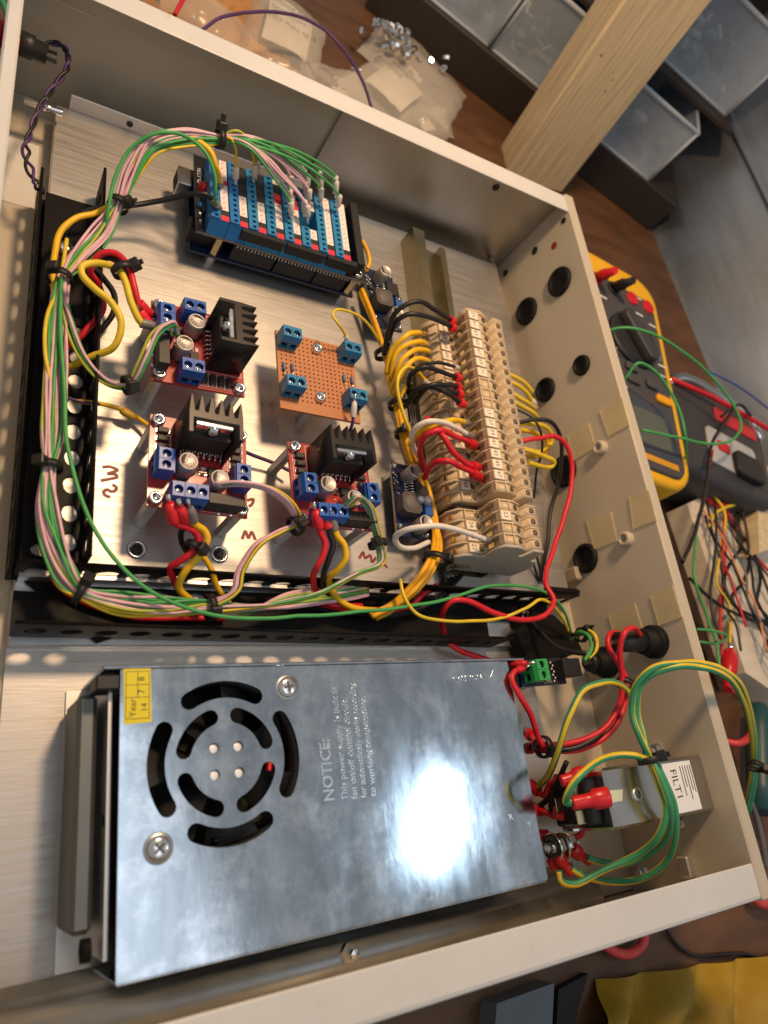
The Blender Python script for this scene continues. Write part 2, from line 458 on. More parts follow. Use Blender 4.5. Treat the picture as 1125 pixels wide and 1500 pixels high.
# ================================================================ plates
base = thing('base_plate', 'bare aluminium sheet under the power supply with upturned near edge', 'plate', (0, 0, -1.6), AC)
b = MB().box(-34.5, 240, -101, 60, 0, 1.6); b.build('sheet', alu, base)
pr = [(-100, 1.6), (-103.4, 3.2), (-106, 8), (-107, 16), (-109, 18.2), (-114, 19), (-117.5, 19), (-117.5, 20.4), (-113, 20.4), (-107.8, 19.4), (-105.6, 16), (-104.6, 9), (-102.4, 4.8), (-98, 3.2)]
MB().prism(pr, (-34, 0, 0), (0, 1, 0), (0, 0, 1), (275, 0, 0)).build('upturned_edge', galv, base)
q = at(515, 1394, 20)
MB().lathe((q.x, q.y, 19), (0, 0, 1), [(0, 4), (2.5, 4), (3, 3.4), (3, 2), (7, 2), (7.4, 0.01)], 6, 0, False, smooth=False).build('edge_bolt', chrome, base)
# pale galvanised strip and the raised plate behind it
strip = thing('support_strip', 'narrow galvanised strip under the near cable channel', 'strip', (0, 0, 0), AC)
MB().box(-34, 226, 17.2, 60, 0.1, 4.2, ch=0.4).build('flange', galv, strip)
plate = thing('mounting_plate', 'large brushed aluminium plate that carries the circuit boards', 'plate', (0, 0, 4.3), AC)
NB = 48
def zz(v): return v-4.3
MB().box(-33, 272, 45, 306, zz(ZU-2), zz(ZU), ch=0.2).build('sheet', alu, plate)
MB().box(-33, -31.2, 45, 306, zz(4.4), zz(ZU-2.1)).build('folded_side', alu2, plate)
MB().box(-33, 272, 43.2, 44.9, zz(4.4), zz(ZU-0.3)).build('folded_side', alu2, plate)
MB().box(-27, 112.5, 306.1, 307.4, zz(ZU-1.5), zz(ZU+9), ch=0.3).build('far_flange', alu2, plate)
q = aty(185, 180, 306); MB().lathe((q.x, 306.1, zz(q.z)), (0, -1, 0), [(0, 1.8), (0.5, 1.7), (0.2, 1.2), (0.2, 0.01)], 12, 0, False).build('flange_hole', blackpl, plate)
MB().box(272.2, 275, 45, 318, zz(4.4), zz(ZU-4)).build('plate_edge', alu2, plate)
for px, py in ((200, 805), (321, 812)):
    q = cinv(at(px, py, ZU))
    MB().lathe((q.x, q.y, zz(ZU-0.1)), (0, 0, 1), [(0, 4.4), (0.9, 4.2), (1.1, 3.7), (1.1, 3.0), (0.6, 2.8), (0.35, 2.5)], 20, 0, False).build('rivet_nut', chrome, plate)
    MB().lathe((q.x, q.y, zz(ZU+0.05)), (0, 0, 1), [(0, 2.6), (0.25, 2.5), (0.25, 0.01)], 16, 0, False).build('rivet_bore', blackpl, plate)
# handwriting on the plate (maroon felt pen)
def stroke(pts, wd, z, m, parent, off):
    b = MB(); P = catmull([at(x, y, z) for x, y in pts], 4)
    for i in range(len(P)-1):
        d = (P[i+1]-P[i]); d.z = 0
        if d.length < 1e-4: continue
        n_ = Vector((-d.y, d.x, 0)).normalized()*wd/2
        dd = d.normalized()*wd*0.25
        a = P[i]-dd; c = P[i+1]+dd
        k = 0.0004*(i % 7)
        b.add([a+n_+Vector((0, 0, k)), a-n_+Vector((0, 0, k)), c-n_+Vector((0, 0, k)), c+n_+Vector((0, 0, k))], [(0, 1, 2, 3)])
    for i in range(len(b.v)): v = cinv(b.v[i]); b.v[i] = Vector((v.x, v.y, b.v[i].z-off))
    return b.build('handwriting', m, parent)
def zp(ox, oy, s, pts): return [(ox+x/s, oy+y/s) for x, y in pts]
HW = [zp(140, 560, 4.327, ((48, 537), (90, 535), (138, 556), (100, 572), (80, 580), (125, 584), (135, 600), (95, 612), (38, 622))),
      zp(140, 560, 4.327, ((112, 650), (132, 668), (118, 690), (92, 690), (75, 680), (52, 695), (60, 715), (88, 727))),
      zp(140, 560, 4.327, ((930, 990), (950, 945), (968, 985), (990, 950), (1012, 995))),
      zp(140, 560, 4.327, ((1030, 1012), (1055, 1002))), zp(140, 560, 4.327, ((1062, 992), (1075, 985))),
      zp(140, 560, 4.327, ((965, 748), (1000, 742), (990, 775), (975, 785))),
      zp(360, 600, 4.327, ((720, 940), (745, 905), (755, 940), (790, 925), (800, 965), (825, 940))),
      zp(360, 600, 4.327, ((845, 990), (880, 985), (895, 1000)))]
for h in HW: stroke(h, 1.5, ZU+0.06, marker, plate, 4.3)
# a loose threaded rod across the far left corner
q0 = at(35, 146, 20); q1 = at(93, 166, 20)
b = MB(); n = 26
prof = [(0, 2.0), (10, 2.0)]
L_ = (q1-q0).length
prof = [(0, 2.0), (L_*0.6, 2.0)]+[(L_*0.6+i*0.45, 2.0 if i % 2 else 1.7) for i in range(1, int(L_*0.4/0.45))]
b.lathe(q0, q1-q0, prof, 12, 0, True)
tag(b.build('threaded_rod', chrome), 'short bright threaded rod in the far left corner by the plate', 'rod')

# ================================================================ black perforated angles that form the cable channels
def perforated(name, label, p, q, h, zb, flange, pitch=13.0, rad=4.6, start=8.0, hole_z=0.5, tear=True, foot_holes=True):
    """upright strip from p to q (xy), height h from zb, with a foot flange (signed width) to the left of p->q"""
    p = Vector((*p, zb)); q = Vector((*q, zb)); L = (q-p).length; U = (q-p).normalized()
    Nn = Vector((-U.y, U.x, 0))
    t = thing(name, label, 'perforated angle', p, 0)
    holes = []; x = start
    while x < L-6:
        if tear:
            hl = []
            for i in range(16):
                a = 2*math.pi*i/16
                r = rad*(1.0+0.28*max(0, math.cos(a-0.7))**3)
                hl.append((x+r*math.cos(a), h*hole_z+min(r, h*0.36)*math.sin(a)))
        else: hl = circle(x, h*hole_z, rad, 14)
        holes.append(hl); x += pitch
    b = MB().prism([(0, 0), (L, 0), (L, h), (0, h)], (0, 0, 0), U, (0, 0, 1), Nn*1.2, holes=holes)
    b.build('perforated_wall', blackpaint, t)
    b = MB().tube([Vector((0, 0, h))+Nn*0.6, U*L+Vector((0, 0, h))+Nn*0.6], 0.75, 8)
    b.build('rolled_edge', blackpaint, t)
    if flange:
        s = 1 if flange > 0 else -1; fw = abs(flange)
        fh = []; x = start+3
        while foot_holes and x < L-14:
            fh.append([(x+8*math.cos(2*math.pi*i/14)*0.62, fw*0.55+3.0*math.sin(2*math.pi*i/14)) for i in range(14)]); x += 26
        off = Nn*(1.25 if s > 0 else -0.05)
        MB().prism([(0, 0), (L, 0), (L, fw), (0, fw)], off+Vector((0, 0, 0.1)), U, Nn*s, (0, 0, 1.1), holes=fh).build('foot_flange', blackpaint, t)
    return t
perforated('perforated_angle', 'black perforated angle along the far side of the near cable channel, beside the driver boards', (-34.5, 44.9), (266, 41.0), 20, 5.2, 0, hole_z=0.42)
perforated('perforated_angle', 'black perforated angle nearest the power supply', (-34.2, 21.0), (207, 15.0), 20, 5.0, 17, hole_z=0.45, foot_holes=False, rad=3.9)
perforated('perforated_angle', 'black perforated angle along the left side of the mounting plate, beside the cream floor', (-36.0, 44), (-35.6, 245), 21, 4.4, -11, hole_z=0.5, foot_holes=False)
perforated('perforated_angle', 'black perforated angle between the left cable bundle and the driver boards', (-9.5, 46), (-8.5, 250), 20, ZU+0.2, 0, hole_z=0.45)
# flat perforated floor straps
t = thing('perforated_strap', 'black slotted strap lying flat in the near cable channel', 'strap', (60, 33, 5.1))
hs = [[(x+4.6*math.cos(2*math.pi*i/12), 4+2.6*math.sin(2*math.pi*i/12)) for i in range(12)] for x in (150, 172)]
MB().prism([(0, -2), (197, -3), (197, 9), (0, 9)], (0, 0, 0), (1, 0, 0), (0, 1, 0), (0, 0, 1.2), holes=hs).build('strap', blackpaint, t)
q = at(772, 903, 8); MB().lathe((q.x-60, q.y-33, 1.2), (0, 0, 1), [(0, 4.2), (1.5, 4.2), (2.6, 3.2), (2.8, 1.4), (1.4, 1.2), (1.4, .01)], 14, 0, False).build('strap_bolt', chrome, t)
MB().prism([(-66, -2), (-0.5, -2), (-0.5, 9), (-66, 9)], (0, 0, 0), (1, 0, 0), (0, 1, 0), (0, 0, 1.2), holes=[[(x+5.0*math.cos(2*math.pi*i/12)*(1+.25*max(0, math.cos(2*math.pi*i/12-.8))), 4.5+3.4*math.sin(2*math.pi*i/12)) for i in range(12)] for x in (-52, -36, -20)]).build('strap', blackpaint, t)
t = thing('perforated_strap', 'black slotted strap lying under the left wire bundle', 'strap', (-33, 46.5, ZU+0.1))
hs = [[(8+4.6*math.cos(2*math.pi*i/12), y+3.0*math.sin(2*math.pi*i/12)) for i in range(12)] for y in (8,)]+[[(17.5+3.2*math.cos(2*math.pi*i/12), y+4.2*math.sin(2*math.pi*i/12)) for i in range(12)] for y in range(12, 128, 13)]
MB().prism([(0, 0), (23, 0), (23, 196), (0, 196)], (0, 0, 0), (1, 0, 0), (0, 1, 0), (0, 0, 1.2), holes=hs).build('strap', blackpaint, t)
q = at(97, 360, 15); MB().lathe((q.x+33, q.y-48, 1.2), (0, 0, 1), [(0, 4.2), (1.5, 4.2), (3.0, 3.0), (3.2, .01)], 14, 0, False).build('strap_bolt', chrome, t)
# diagonal corner plate of the channel and the end piece at the right
t = thing('corner_strap', 'black strap crossing the corner where the cable channels meet', 'strap', (-30, 40, 4.6))
MB().prism([(-3, 6), (10, 14), (40, -18), (28, -22)], (0, 0, 0), (1, 0, 0), (0, 1, 0), (0, 0, 1.4)).build('strap', blackpaint, t)
t = thing('end_bracket', 'black bent bracket closing the right end of the near cable channel', 'bracket')
P = [at(*q) for q in ((745, 930, 6), (770, 900, 6), (800, 905, 6), (832, 935, 6), (842, 958, 6), (800, 972, 6), (760, 965, 6))]
MB().prism([(p.x, p.y) for p in P], (0, 0, 4.6), (1, 0, 0), (0, 1, 0), (0, 0, 8)).build('bracket', blackpaint, t)
t = thing('bar_stub', 'black rod end sticking out of the near channel toward the right wall', 'rod')
P = catmull([at(800, 863, 22), at(825, 866, 22), at(848, 867, 22)], 4)
MB().tube(P, [2.2]*(len(P)-1)+[1.2], 8).build('rod', blackpaint, t)

# ================================================================ power supply (origin: far left corner of its cover)
psum = pm('power_supply_steel', (0.47, 0.535, 0.60), 0.15, 1.0, var=0.16, scale=40, rvar=0.07, bump=0.02, bscale=300, stretch=(3, 0.8, 1), dirt=((0.74, 0.80, 0.86), 48, 0.47, 0.66))
PH = 42.0
psu = thing('power_supply', 'silver switching power supply with round fan grille and yellow date sticker', 'power supply', (0, 0, 0.1))
cx, cy = 38.6, -34.8
holes = []
def slot(ri, ro, amid, half):
    rm, w_ = (ri+ro)/2, (ro-ri)/2
    a0, a1 = amid-half, amid+half
    e = w_/rm
    P = arc(cx, cy, ro, a0+e, a1-e, 14)
    c1 = (cx+rm*math.cos(a1-e), cy+rm*math.sin(a1-e)); P += arc(c1[0], c1[1], w_, a1-e, a1-e+math.pi, 6)[1:-1]
    P += arc(cx, cy, ri, a1-e, a0+e, 14)
    c0 = (cx+rm*math.cos(a0+e), cy+rm*math.sin(a0+e)); P += arc(c0[0], c0[1], w_, a0+e+math.pi, a0+e+2*math.pi, 6)[1:-1]
    return P
for k in range(4):
    holes.append(slot(23.0, 29.4, math.radians(92+90*k), math.radians(37)))
    holes.append(slot(13.9, 19.7, math.radians(47+90*k), math.radians(37)))
for sx in (-1, 1):
    for sy in (-1, 1): holes.append(circle(cx+4.7*sx, cy+4.7*sy, 2.0, 14))
LN = 184.3
top = MB().prism([(0, -0.2), (LN, -0.2), (LN+0.4, -1), (LN+0.4, -97), (LN, -98), (0, -98)], (0, 0, PH-0.9), (1, 0, 0), (0, 1, 0), (0, 0, 0.9), holes=holes)
co = top.build('cover', psum, psu)
MB().box(0.2, LN, -98.9, -98.0, 2, PH-0.6, ch=0.3).build('cover_side', psum, psu)
MB().box(LN-0.2, LN+0.5, -97.5, -1, PH-4, PH-0.95).build('cover_fold', psum, psu)
MB().box(-6, 196, 0.0, 1.4, 1, PH+0.2, ch=0.3).build('rear_side', psum, psu)
MB().box(-12, 197, -97.6, -0.2, 0, 1.2).build('chassis_floor', alu2, psu)
# recessed left end with its folded bar
MB().box(-2.6, -1.4, -92, -4, 1.3, 35).build('end_wall', alu2, psu)
b = MB().box(-12.2, -5.2, -84, -6.5, 4, 29.5, ch=1.6); b.build('end_bar', pm('grey_bar', (0.17, 0.18, 0.175), 0.45, 0.8, var=0.1, scale=40), psu)
MB().box(-8, 0.3, -7, -1.5, 28, PH-1.2, ch=0.6).build('end_notch', blackpl, psu)
MB().lathe((-5, -89, 26), (-1, 0, 0), [(0, 3.6), (3, 3.6), (3, 2.4), (1, 2.0), (1, 0.01)], 14, 0, False).build('end_plug', rubber, psu)
MB().lathe((-2.7, -50, 32), (-1, 0, 0), [(0, 2.1), (0.3, 2), (0.1, 1.2), (0.1, 0.01)], 12, 0, False).build('end_slot', blackpl, psu)
# fan below the grille
fan = MB()
fan.prism([(cx-30.5, cy-30.5), (cx+30.5, cy-30.5), (cx+30.5, cy+30.5), (cx-30.5, cy+30.5)], (0, 0, PH-17), (1, 0, 0), (0, 1, 0), (0, 0, 15.5), holes=[circle(cx, cy, 29.2, 32)])
fo = fan.build('fan_frame', blackpl, psu)
b = MB().lathe((cx, cy, PH-15), (0, 0, 1), [(0, 12.6), (11.5, 12.6), (12.4, 11.8), (12.4, 0.01)], 28, 0, False)
b.build('hub', pm('fan_plastic', (0.02, 0.02, 0.02), 0.3), fo)
for k in range(7):
    b = MB(); vs = []; fs = []
    for i in range(6):
        r = 12.5+16*i/5
        for j in range(4):
            a = 2*math.pi*k/7+j/3*0.62+0.012*i
            vs.append((cx+r*math.cos(a), cy+r*math.sin(a), PH-14+9.5*j/3))
    for i in range(5):
        for j in range(3): fs.append((i*4+j, i*4+j+1, (i+1)*4+j+1, (i+1)*4+j))
    b.add(vs, fs, 0, True); b.add([Vector(v)+Vector((0, 0, -0.8)) for v in vs], [f[::-1] for f in fs], 0, True)
    b.build('blade', pm('fan_plastic', (0.02, 0.02, 0.02), 0.3), fo)
for sx in (-1, 1):
    for sy in (-1, 1):
        MB().lathe((cx+4.7*sx, cy+4.7*sy, PH-2.4), (0, 0, 1), [(0, 2.4), (1.1, 2.4), (1.3, 1.2), (1.3, 0.01)], 14, 0, False).build('hub_rivet', pm('pale_rivet', (0.85, 0.83, 0.80), 0.4, 0.6), fo)
MB().box(6, 120, -95, -3, 1.3, 9).build('circuit_floor', pm('dark_board', (0.02, 0.025, 0.015), 0.6), psu)
P = catmull([(56, -52, 30), (60, -44, 27), (63, -34, 25), (66, -25, 24)], 5); MB().tube(P, 1.3, 8).build('fan_lead', W['red'], psu)
P = catmull([(36, -62, 30), (48, -60, 27), (60, -57, 25), (67, -50, 24)], 5); MB().tube(P, 1.3, 8).build('fan_lead', W['black'], psu)
sm_ = screw_mesh(4.6, 2.0)
def phil(r):
    b = MB().lathe((0, 0, 0), (0, 0, 1), [(0, r), (0.7, r), (1.5, r*0.86), (1.9, r*0.6), (2.0, 0.01)], 24, 0, False)
    b.box(-r*0.5, r*0.5, -r*0.1, r*0.1, 1.2, 2.06, 1); b.box(-r*0.1, r*0.1, -r*0.5, r*0.5, 1.2, 2.07, 1)
    return b.mesh('screw', [chrome, pm('dark_recess', (0.08, 0.08, 0.08), 0.6)])
for x, y, a in ((64.8, -8.8, 0.2), (13.2, -61.1, 0.7)):
    o = link('screw', phil(4.2), psu); o.location = Vector((x, y, PH+0.0))*S; o.rotation_euler = (0, 0, a)
    o2 = link('washer', MB().lathe((0, 0, 0), (0, 0, 1), [(0, 5.2), (0.35, 5.0), (0.36, 3)], 24, 0, False).mesh('washer', galv), o); o2.location = (0, 0, 0)
# yellow date sticker
st = MB().prism([(1.0, 0.0), (10.6, 0.0), (11.0, -19.2), (1.4, -19.6)], (0, 0, PH+0.02), (1, 0, 0), (0, 1, 0), (0, 0, 0.12)).build('date_sticker', yellowlab, psu)
b = MB(); zt = PH+0.15
for x0, x1, y0, y1 in ((1.9, 10.1, -17.9, -17.7), (1.9, 10.1, -10.4, -10.2), (1.9, 10.1, -5.9, -5.7), (1.9, 10.1, -1.1, -0.9), (1.8, 2.0, -17.9, -0.9), (10.0, 10.2, -17.9, -0.9), (5.9, 6.1, -10.3, -0.9)):
    b.box(x0, x1, y0, y1, zt, zt+0.03)
b.build('sticker_lines', ink, st)
for s_, x, y, sz in (('Year', 5.4, -17.2, 3.4), ('14', 9.4, -15.6, 3.2), ('7', 8.4, -9.2, 3.4), ('8', 8.4, -4.6, 3.4)):
    text(s_, sz, ink, (x, y, zt), (0, 1, 0), (-1, 0, 0), st, ext=0.03)
# embossed lettering
emb = pm('embossed_steel', (0.60, 0.65, 0.70), 0.30, 1.0, var=0.05, scale=200)
def emboss(s_, x, y, size, ux, uy, nw=1.0, bold=0.06):
    text(s_, size, emb, (x, y, PH+0.02), (ux, uy, 0), (-uy, ux, 0), psu, 'embossed_lettering', ext=0.22, narrow=nw, bold=bold)
emboss('NOTICE:', 81.6, -53.6, 6.6, 0, 1, 0.92, 0.10)
for i, s_ in enumerate(('This power supply is built in', 'fan on/off control circuit.', 'for automatically works according', 'to working temperature.')):
    emboss(s_, 87.6+4.4*i, -54.0, 4.0, 0, 1, (0.98, 0.98, 0.83, 1.0)[i], 0.03)
emboss('CAUTION !', 149.3, -9.6, 4.0, 1, 0.04, 0.98, 0.03)
MB().prism([(174.5, -4.4), (172.2, -7.6), (174.1, -7.2), (173.3, -10.2), (175.6, -6.7), (173.8, -7.0)], (0, 0, PH+0.01), (1, 0, 0), (0, 1, 0), (0, 0, 0.22)).build('lightning_mark', emb, psu)
emboss('R', 168.5, -71.5, 3.6, 1, 0.1); emboss('Y', 178.5, -76, 3.6, 1, 0.1)
# terminal strip at the right end
ts = MB(); ts.box(184.9, 196.5, -95, -4, 1.4, 14, ch=0.6)
for i in range(10): ts.box(185.0, 196.3, -95+i*10, -93.6+i*10, 14, 21)
tso = ts.build('terminal_strip', blackpl, psu)
for i in range(9):
    b = MB().lathe((190.5, -89+i*10, 14), (0, 0, 1), [(0, 3.4), (2.2, 3.4), (2.6, 3.0), (2.6, 1.0), (1.6, 0.9), (1.6, 0.01)], 14, 0, False); b.build('terminal_screw', chrome, tso)

# ================================================================ small shared pieces
darkhole = pm('dark_hole', (0.01, 0.01, 0.012), 0.8, var=0)
def hex_post(b, x, y, z0, z1, r=2.75, mi=0):
    return b.lathe((x, y, z0), (0, 0, 1), [(0, r), (z1-z0, r)], 6, mi, True, smooth=False)
STAND25 = MB().lathe((0, 0, 0), (0, 0, 1), [(0, 2.6), (0.3, 2.9), (24.6, 2.9), (25, 2.6)], 6, 0, True, smooth=False).mesh('standoff', alu2)
CAPS = MB().lathe((0, 0, 0), (0, 0, 1), [(0, 2.9), (2.2, 2.9), (2.7, 2.5), (2.7, 1.45), (1.2, 1.35), (1.2, 0.01)], 16, 0, False).mesh('cap_screw', chrome)
TSCREW = MB().lathe((0, 0, 0), (0, 0, 1), [(0, 1.75), (0.6, 1.75), (0.9, 1.5), (0.9, 0.01)], 12, 0, False).box(-1.6, 1.6, -0.2, 0.2, 0.7, 0.93, 1).mesh('screw', [chrome, darkhole])
TB = {}
def terminal(n, mat, parent, loc, rz, pitch=5.0, depth=7.8, h=10.0, label=None):
    """screw terminal: wire mouths face local -y, screws on top"""
    key = (n, mat.name, pitch, depth, h)
    if key not in TB:
        Lx = n*pitch; b = MB()
        # front with mouths, back, floor, top with screw wells
        ho = [[(i*pitch+0.9-Lx/2, 1.0), ((i+1)*pitch-0.9-Lx/2, 1.0), ((i+1)*pitch-0.9-Lx/2, 4.6), (i*pitch+0.9-Lx/2, 4.6)] for i in range(n)]
        b.prism([(-Lx/2, 0), (Lx/2, 0), (Lx/2, h-2.6), (-Lx/2, h-2.6)], (0, -depth/2, 0), (1, 0, 0), (0, 0, 1), (0, 1.6, 0), holes=ho)
        b.box(-Lx/2, Lx/2, depth/2-2, depth/2, 0, h-1.61)
        for i in range(n+1):
            x = -Lx/2+i*pitch; b.box(max(x-0.45, -Lx/2+0.01), min(x+0.45, Lx/2-0.01), -depth/2+1.61, depth/2-2.01, 0, h-1.61)
        b.box(-Lx/2+0.02, Lx/2-0.02, -depth/2+1.5, depth/2-1.9, 0.1, h-4.4, 1)
        tp = [[((i+0.5)*pitch-Lx/2+1.95*math.cos(2*math.pi*k/14), 0.1+1.95*math.sin(2*math.pi*k/14)) for k in range(14)] for i in range(n)]
        b.prism([(-Lx/2, -depth/2+0.9), (Lx/2, -depth/2+0.9), (Lx/2, depth/2-0.4), (-Lx/2, depth/2-0.4)], (0, 0, h-1.6), (1, 0, 0), (0, 1, 0), (0, 0, 1.6), holes=tp)
        b.prism([(-depth/2, h-2.6), (-depth/2+0.9, h), (-depth/2+0.9, h-2.6)], (-Lx/2, 0, 0), (0, 1, 0), (0, 0, 1), (Lx, 0, 0))
        for i in range(1, n): b.box(-Lx/2+i*pitch-0.12, -Lx/2+i*pitch+0.12, -depth/2+1.0, depth/2-0.5, h-0.2, h+0.04, 1)
        TB[key] = b.mesh('terminal_block', [mat, darkhole])
    o = link('terminal_block', TB[key], parent, label)
    o.location = Vector(loc)*S; o.rotation_euler = (0, 0, rz)
    for i in range(n):
        s_ = link('screw', TSCREW, o); s_.location = Vector(((i+0.5)*pitch-n*pitch/2, 0.1, h-2.4))*S; s_.rotation_euler = (0, 0, random.uniform(0, 3))
    return o
CAP = {}
def capacitor(parent, loc, r=4.0, h=10.0, face=None, sleeve=True, name='capacitor'):
    key = (r, h)
    if key not in CAP:
        b = MB().lathe((0, 0, 0), (0, 0, 1), [(0, r*0.96), (0.8, r), (1.6, r*0.93), (2.4, r), (h-0.5, r), (h, r*0.9), (h-0.15, r*0.86), (h-0.15, 0.01)], 20, 0, False)
        CAP[key] = b.mesh('can', [capal])
        k = MB()                                     # printed black sector of the top
        P = [(r*0.84*math.cos(a), r*0.84*math.sin(a)) for a in [math.radians(60+24*i) for i in range(6)]]
        k.prism(P, (0, 0, h-0.14), (1, 0, 0), (0, 1, 0), (0, 0, 0.03)); CAP[(r, h, 'k')] = k.mesh('polarity_mark', ink)
        f = MB().box(-r*1.03, r*1.03, -r*1.03, r*1.03, 0, 0.9, ch=0.4); CAP[(r, h, 'f')] = f.mesh('cap_base', blackpl)
    o = link(name, CAP[key], parent); o.location = Vector(loc)*S; o.rotation_euler = (0, 0, random.uniform(0.3, 1.2))
    link('polarity_mark', CAP[(r, h, 'k')], o)
    link('cap_base', CAP[(r, h, 'f')], o)
    for i, s_ in enumerate(face or ('220', '35V')):
        t_ = text(s_, r*0.62, greyink, (-r*0.62, -0.1-i*r*0.6, h-0.13), (1, 0, 0), (0, 1, 0), o, ext=0.02)
    return o

# ================================================================ motor driver boards
def driver_board():
    t = thing('motor_driver_board', 'red motor driver board', 'circuit board', (0, 0, ZU), 0, 'red motor driver boards on the plate')
    zb = 25.0; zt = 26.6
    hl = [circle(sx*18.5, sy*18.5, 1.7, 10) for sx in (-1, 1) for sy in (-1, 1)]
    bo = MB().prism([(-21.6, -21.6), (21.6, -21.6), (21.6, 21.6), (-21.6, 21.6)], (0, 0, zb), (1, 0, 0), (0, 1, 0), (0, 0, 1.6), holes=hl).build('board', redpcb, t)
    for sx in (-1, 1):
        for sy in (-1, 1):
            s_ = link('standoff', STAND25, t); s_.location = Vector((sx*18.5, sy*18.5, 0))*S
            s_ = link('cap_screw', CAPS, t); s_.location = Vector((sx*18.5, sy*18.5, zt))*S
    # heat sink
    xs = [-11.0, -6.8, -2.6, 1.6, 5.8, 10.0]
    P = [(-11.9, 2.2), (-10.3, 2.2), (-10.3, 9.2), (9.3, 9.2), (9.3, 2.2), (10.9, 2.2), (10.9, 12)]
    for x in reversed(xs):
        P += [(min(x+1.3, 10.9), 12.2), (x+0.25, 19.6), (x-0.25, 19.6), (max(x-1.3, -11.9), 12.2)]
    P.append((-11.9, 11.9))
    P2 = []
    for p in P:
        if not P2 or (Vector(p)-Vector(P2[-1])).length > 0.05: P2.append(p)
    hs_ = MB().prism(P2, (0, 0, zt+0.3), (1, 0, 0), (0, 1, 0), (0, 0, 24.7)).build('heat_sink', blackan, t)
    ic = MB().box(-9.6, 8.6, 4.6, 9.1, zt+4, zt+17, ch=0.5).build('bridge_chip', chipm, t)
    MB().box(-8.6, 7.4, 6.9, 9.12, zt+17.05, zt+23.2, ch=0.4).build('metal_tab', chrome, ic)
    s_ = link('tab_screw', MB().lathe((0, 0, 0), (0, -1, 0), [(0, 2.8), (0.8, 2.8), (1.9, 1.7), (2.1, 0.01)], 14, 0, False).mesh('tab_screw', chrome), ic); s_.location = Vector((-0.5, 6.9, zt+20.2))*S
    pin = MB().tube(catmull([(0, 5.6, 4.4), (0, 4.6, 2.6), (0, 2.9, 2.4), (0, 2.6, 0.1)], 3), 0.42, 6).mesh('pin', chrome)
    for i in range(8):
        s_ = link('pin', pin, ic); s_.location = Vector((-9.1+i*2.54, 0, zt))*S
    for i in range(7):
        s_ = link('pin', pin, ic); s_.location = Vector((-7.8+i*2.54, 2.4, zt))*S
    terminal(2, bluet, t, (-16.7, -4.0, zt), -math.pi/2)
    terminal(2, bluet, t, (16.9, -5.6, zt), math.pi/2)
    terminal(3, bluet, t, (-6.4, -17.0, zt), 0)
    capacitor(t, (-7.6, -3.6, zt), 4.1, 10.4, ('RVT', '220', '35V')); capacitor(t, (5.9, -9.4, zt), 4.1, 10.4, ('VT', '220', '25V'))
    dm = MB().box(-2.3, 2.3, -1.35, 1.35, 0.2, 2.2, ch=0.3).mesh('diode', chipm)
    dl = MB().box(-3.1, 3.1, -0.8, 0.8, 0.02, 0.6).mesh('diode_lead', chrome)
    dw = MB()
    for a0, a1, b0, b1 in ((-3.6, 3.6, 1.75, 1.95), (-3.6, 3.6, -1.95, -1.75), (-3.6, -3.4, -1.95, 1.95), (3.4, 3.6, -1.95, 1.95)): dw.box(a0, a1, b0, b1, 0.01, 0.05)
    dw = dw.mesh('silk_outline', whiteink)
    for sx in (-1, 1):
        for y in (14.0, 10.0, 6.0, 2.0):
            o = link('diode', dm, t); o.location = Vector((sx*16.3, y, zt))*S
            link('diode_lead', dl, o); link('silk_outline', dw, o)
    MB().box(3.4, 8.4, -4.6, -0.6, zt+0.3, zt+1.9, ch=0.3).build('regulator', chipm, t)
    b = MB()
    for i in range(4): b.box(-0.2+i*0.0, 3.3, -4.2+i*1.15, -3.7+i*1.15, zt+0.05, zt+0.5)
    b.build('regulator_leads', chrome, t)
    # control header with plug
    b = MB().box(1.6, 17.6, -20.6, -15.6, zt, zt+8.5, ch=0.3); hd = b.build('control_header', blackpl, t)
    for i in range(6):
        MB().box(2.9+i*2.54, 3.6+i*2.54, -18.4, -17.8, zt+8.4, zt+8.65).build('header_slot', greyink, hd)
    b = MB()
    for x0, x1, y0, y1 in ((-12.8, -12.6, 2.0, 20.4), (11.6, 11.8, 2.0, 20.4), (-12.8, 11.8, 20.2, 20.4), (-14, -1, -20.9, -20.75), (1, 19, -21.2, -21.05)): b.box(x0, x1, y0, y1, zt+0.01, zt+0.05)
    for k in range(16):
        x, y = random.uniform(-12, 14), random.uniform(-13, 1); b.box(x, x+0.9, y, y+0.35, zt+0.01, zt+0.06)
    b.build('silk_print', whiteink, t)
    for k in range(5):
        x, y = (-12, 0.6, 0.2, -1.5, 10.6)[k], (1.2, -1.5, -4.5, -11.5, -1.5)[k]
        MB().box(x, x+1.7, y, y+0.9, zt+0.02, zt+0.7, k % 2).build('resistor', [chipm, whitem], t)
    for k in range(2):
        MB().lathe((8.5+k*5.5, -21.0, zt), (0, 0, 1), [(0, 0.9), (0.3, 0.6), (0.35, 0.01)], 10, 0, False).build('solder_joint', chrome, t)
    return t
d2 = driver_board()
d3 = copy_tree(d2); d1 = copy_tree(d2)
place(d2, (32.2, 87.9, ZU), -0.035); d2['label'] = 'red motor driver board beside the handwritten M3, yellow wire leaving its far left corner'
place(d3, (97.3, 86.2, ZU), 0.02); d3['label'] = 'red motor driver board nearest the yellow wire loom, in front of the orange perforated board'
place(d1, (33.4, 149.5, ZU), -math.pi/2); d1['label'] = 'red motor driver board turned sideways, heat sink facing the orange perforated board'

